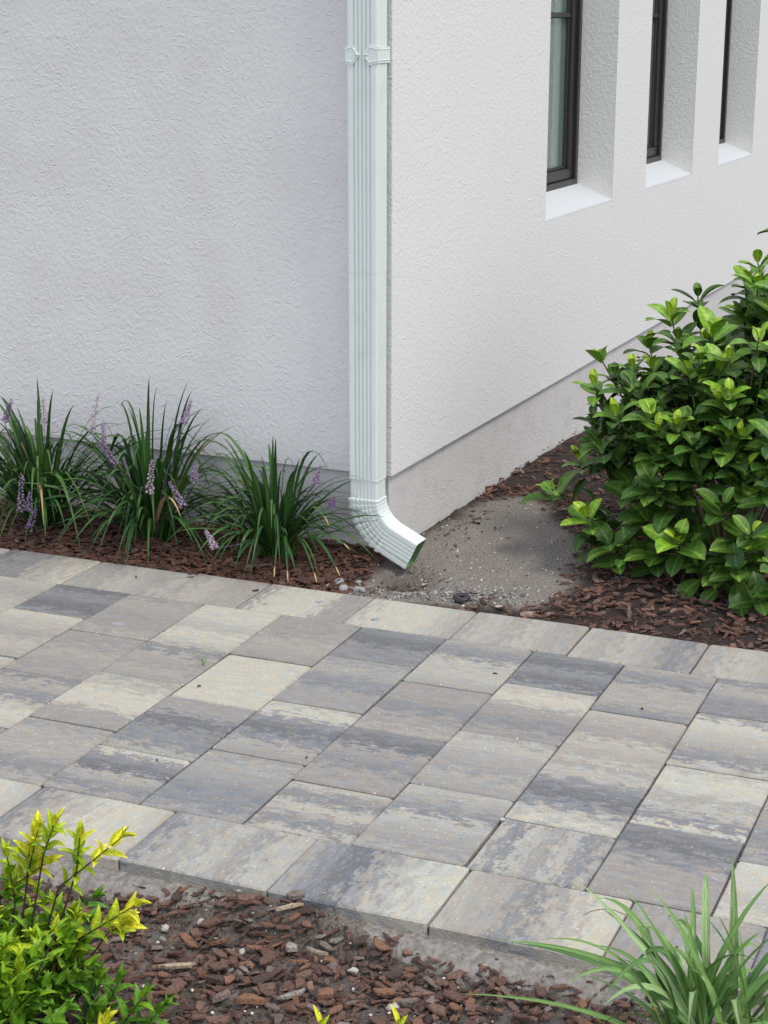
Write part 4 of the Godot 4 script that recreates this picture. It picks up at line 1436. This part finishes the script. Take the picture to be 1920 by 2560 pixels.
func build_gold_shrub() -> void:
	var base := Vector3(-1.56, -0.045, -1.96)
	var t := thing("golden_shrub", "low shrub with yellow new leaves at the lower left corner", "shrub", base)
	var r := RandomNumberGenerator.new()
	r.seed = 501
	var V := func(x, y, z): return Vector3(x, y, z) - base
	# shoots: [foot, tip, leaf pairs, how golden the tip is]
	var shoots := [
		[V.call(-1.446, .204, -2.0), V.call(-1.322, .318, -2.0), 5, 1.0], [V.call(-1.471, .255, -2.0), V.call(-1.447, .312, -2.0), 3, .8], [V.call(-1.410, .243, -2.0), V.call(-1.401, .303, -2.0), 3, .75],
		[V.call(-1.558, .169, -2.0), V.call(-1.462, .245, -2.0), 4, 1.0], [V.call(-1.412, .124, -2.0), V.call(-1.303, .208, -2.0), 5, .95], [V.call(-1.461, .01, -2.0), V.call(-1.441, .138, -1.98), 5, 1.1],
		[V.call(-1.566, .059, -1.98), V.call(-1.480, .119, -1.98), 4, .55], [V.call(-1.36, .145, -2.0), V.call(-1.325, .170, -2.0), 2, .95], [V.call(-1.502, .215, -2.0), V.call(-1.478, .298, -2.0), 4, .95],
		[V.call(-1.515, .18, -2.01), V.call(-1.496, .262, -2.0), 4, .95], [V.call(-1.53, .16, -2.0), V.call(-1.54, .24, -2.0), 4, .6], [V.call(-1.44, .05, -2.0), V.call(-1.415, .16, -2.0), 4, .7],
		[V.call(-1.35, -.03, -1.98), V.call(-1.30, .052, -2.0), 4, .25], [V.call(-1.38, -.03, -1.98), V.call(-1.343, .068, -2.0), 4, .15], [V.call(-1.41, -.03, -1.98), V.call(-1.385, .05, -2.0), 4, .1],
		[V.call(-1.37, -.04, -1.93), V.call(-1.345, .017, -1.96), 4, .9], [V.call(-1.40, -.04, -1.95), V.call(-1.36, .03, -1.97), 4, .2], [V.call(-1.33, -.04, -2.0), V.call(-1.275, .03, -2.02), 4, .2],
		[V.call(-1.47, -.03, -2.02), V.call(-1.43, .09, -2.03), 4, .3], [V.call(-1.5, -.03, -2.0), V.call(-1.47, .08, -1.96), 4, .3], [V.call(-1.53, .0, -2.0), V.call(-1.52, .13, -1.96), 5, .35],
	]
	for i in 235:
		var a := V.call(r.randf_range(-1.66, -1.40), r.randf_range(-.04, .10), r.randf_range(-2.06, -1.80)) as Vector3
		var d := Vector3(r.randfn() * 0.5 + 0.35, 1.0, r.randfn() * 0.5)
		var tip := a + d.normalized() * r.randf_range(0.06, 0.12)
		if tip.x + base.x > -1.40 and tip.y + base.y > 0.10: continue
		var top: float = (tip.y + base.y) / 0.26
		shoots.append([a, tip, 4, clampf(top * 0.75 + r.randf_range(-0.15, 0.25), 0.0, 1.0)])
	var shapes := []
	for i in 6:
		shapes.append(leaf_mesh(r.randf_range(0.030, 0.040), r.randf_range(0.0125, 0.0165), r.randf_range(0.35, 0.8), r.randf_range(0.0, 0.5), 6, r.randf_range(0.6, 0.72)))
	var leaves := []
	for i in shoots.size():
		var sh: Array = shoots[i]
		var axis: Vector3 = (sh[1] - sh[0]).normalized()
		var x := axis.cross(Vector3(0.2 + r.randf() * 0.4, 0.1, 0.9)).normalized()
		var y := axis.cross(x)
		var n: int = sh[2] + (2 if i < 21 else 1)
		for k in n:
			var f := (k + 0.6) / n
			var last := k == n - 1
			for s in 2:
				var a := k * PI / 2 + s * PI + r.randf_range(-0.3, 0.3) + i
				var open := (0.35 if last else 0.85 - 0.15 * f) + r.randf_range(-0.12, 0.12)
				var out := x * cos(a) + y * sin(a)
				var dir := axis * cos(open) + out * sin(open)
				var tone := clampf(sh[3] * (0.5 + 0.6 * f) * 4.6 + r.randf_range(-0.2, 0.5), 0, 4)
				leaves.append([aim(dir, axis + Vector3(0, 0.5, 0) - out * 0.3, sh[0].lerp(sh[1], f), r.randf_range(0.75, 1.1) * (0.85 if last else 1.0) * (1.12 if i < 21 else 1.0)), int(round(tone)), r.randi() % 6])
			if last:
				for s in 2:
					leaves.append([aim(axis + (x * cos(s * PI + i) + y * sin(s * PI + i)) * 0.35, Vector3.UP, sh[1], 0.65), int(round(clampf(sh[3] * 4.4, 0, 4))), r.randi() % 6])
		if i < 60:
			var s := st_new(true)
			var foot: Vector3 = sh[0]
			var pts := [foot, foot.lerp(sh[1], 0.5), sh[1]]
			if i < 21:
				pts = [Vector3(foot.x * 0.3, 0, foot.z * 0.3), Vector3(foot.x * 0.75, foot.y * 0.6, foot.z * 0.75)] + pts
			tube(s, pts, 0.0020, 0.0009, 5)
			put("twig", done(s), m.darkshoot, t)
	var rest := {}
	for i in leaves.size():
		var l: Array = leaves[i]
		if i < 290:
			var o := put("leaf", shapes[l[2]], m.gold[l[1]], t)
			o.transform = l[0]
		else:
			if not rest.has(l[1]): rest[l[1]] = st_new(true)
			rest[l[1]].append_from(shapes[l[2]], 0, l[0])
	for c in rest:
		var o := put("inner_foliage", rest[c].commit(), m.gold[c], t)
		o.set_meta("kind", "stuff")
	# two small sprigs whose tips rise into the frame at the bottom
	for p in [[Vector3(-1.045, -0.04, -2.085), Vector3(-1.040, 0.018, -2.09), "yellow sprig at the bottom edge, left of the two in the mulch"], [Vector3(-0.93, -0.04, -2.13), Vector3(-0.930, 0.022, -2.135), "yellow sprig at the bottom edge, nearer the grass clump"]]:
		var g := thing("yellow_sprig", p[2], "sprig", p[0])
		var ax: Vector3 = p[1] - p[0]
		var s := st_new(true)
		tube(s, [Vector3.ZERO, ax * 0.5, ax], 0.0018, 0.001, 5)
		put("twig", done(s), m.darkshoot, g)
		for k in 3:
			for q in 2:
				var a := k * PI / 2 + q * PI + 0.4
				var o := put("leaf", shapes[(k + q) % 6], m.gold[2 + k], g)
				o.transform = aim(Vector3(cos(a) * 0.6, 1.0 - 0.2 * (2 - k), sin(a) * 0.6), Vector3(cos(a), 0.3, sin(a)) * -1.0 + Vector3.UP, ax * (0.45 + 0.27 * k), 0.8)

func build_grass_clump() -> void:
	var base := Vector3(-0.50, -0.045, -2.27)
	var t := thing("grass_clump", "clump of bright green strap leaves at the lower right corner", "ornamental grass", base)
	var r := RandomNumberGenerator.new()
	r.seed = 601
	var z := -2.3
	var tips := [[-.713, .209], [-.63, .249], [-.584, .262], [-.581, .225], [-.478, .303], [-.416, .28], [-.794, .125], [-.753, .143], [-.823, .112], [-.874, .02], [-.668, .182], [-.67, .13], [-.627, .205], [-.543, .203], [-.479, .248], [-.419, .22], [-.522, .142], [-.614, .022], [-.409, .169], [-.56, .16], [-.64, .10], [-.46, .19], [-.50, .23], [-.38, .25], [-.36, .20], [-.70, .06], [-.44, .12], [-.36, .30], [-.33, .15], [-.40, .10]]
	for i in tips.size() + 55:
		var p2: Vector3
		var p0 := Vector3(r.randf_range(-0.05, 0.09), 0, r.randf_range(-0.05, 0.05))
		var p1: Vector3
		if i < tips.size():
			p2 = Vector3(tips[i][0], tips[i][1], z + r.randf_range(-0.04, 0.05)) - base
			p1 = Vector3(lerpf(p0.x, p2.x, 0.3), maxf(p2.y, 0.1) * (0.75 if p2.y > 0.22 else 1.25), lerpf(p0.z, p2.z, 0.3))
		else:
			var a := r.randf() * TAU
			var out := r.randf_range(0.08, 0.30)
			p2 = Vector3(cos(a) * out + 0.05, r.randf_range(0.03, 0.24), sin(a) * out)
			p1 = Vector3(p2.x * 0.4, p2.y + r.randf_range(0.05, 0.14), p2.z * 0.4)
		put("leaf", blade_mesh(p0, p1, p2, r.randf_range(0.010, 0.0155), 12, r.randf_range(-0.7, 0.7)), m.grass[[0, 1, 1, 2][r.randi() % 4]], t)

# ---------------------------------------------------------------- scene
func _ready() -> void:
	rng.seed = 1
	noise.seed = 3
	noise.frequency = 0.06
	var cam := Camera3D.new()
	cam.name = "camera"
	cam.position = Vector3(0, 1.5, 0)
	cam.rotation = Vector3(deg_to_rad(-15.950), deg_to_rad(24.0945), deg_to_rad(0.038))
	cam.fov = 32.961
	cam.near = 0.1
	cam.far = 400.0
	add_child(cam)
	cam.current = true
	var env := Environment.new()
	env.background_mode = Environment.BG_SKY
	var sky := ProceduralSkyMaterial.new()
	sky.sky_top_color = Color(0.825, 0.857, 0.92)
	sky.sky_horizon_color = Color(0.90, 0.905, 0.93)
	sky.ground_bottom_color = Color(0.30, 0.31, 0.27)
	sky.ground_horizon_color = Color(0.45, 0.46, 0.44)
	sky.sky_curve = 0.2
	sky.sun_angle_max = 40.0
	env.sky = Sky.new()
	env.sky.sky_material = sky
	env.tonemap_mode = Environment.TONE_MAPPER_LINEAR
	env.tonemap_exposure = 1.66
	env.sdfgi_enabled = true
	env.ssao_enabled = true
	env.ssil_enabled = true
	var we := WorldEnvironment.new()
	we.name = "world_environment"
	we.environment = env
	add_child(we)
	var sun := DirectionalLight3D.new()
	sun.name = "sun"
	sun.light_energy = 0.40
	sun.light_color = Color(1.0, 0.965, 0.91)
	sun.light_angular_distance = 17.0
	sun.shadow_enabled = true
	var to_sun := Vector3(0.72, 1.25, 0.16)
	sun.look_at_from_position(to_sun * 10.0, Vector3.ZERO, Vector3.UP)
	add_child(sun)
	make_materials()
	noise.seed = 3
	noise.frequency = 0.06
	# setting
	var s := st_new()
	box(s, Vector3(-200, -0.6, -200), Vector3(200, -0.11, 200))
	put("lawn", done(s), m.lawn).set_meta("kind", "structure")
	terrain("ground", -3.8, 0.6, -5.25, -4.045, 0.016, false)
	terrain("ground", -2.1, 0.6, -9.0, -5.25, 0.05, false)
	terrain("ground", -2.7, 0.5, -2.492, -1.3, 0.016, true)
	terrain("ground", -6.6, -3.8, -5.25, -4.05, 0.05, false)
	terrain("ground", 0.6, 2.6, -5.25, -4.05, 0.05, false)
	terrain("ground", -6.7, -2.7, -2.492, -1.3, 0.05, true)
	terrain("ground", 0.5, 2.5, -2.492, -1.3, 0.05, true)
	terrain("ground", -6.7, 2.5, -1.3, 1.7, 0.1, true)
	build_house()
	build_path()
	build_downspout()
	build_mulch()
	build_stones()
	build_small_things()
	build_lily_turf()
	build_shrubs()
	build_gold_shrub()
	build_grass_clump()
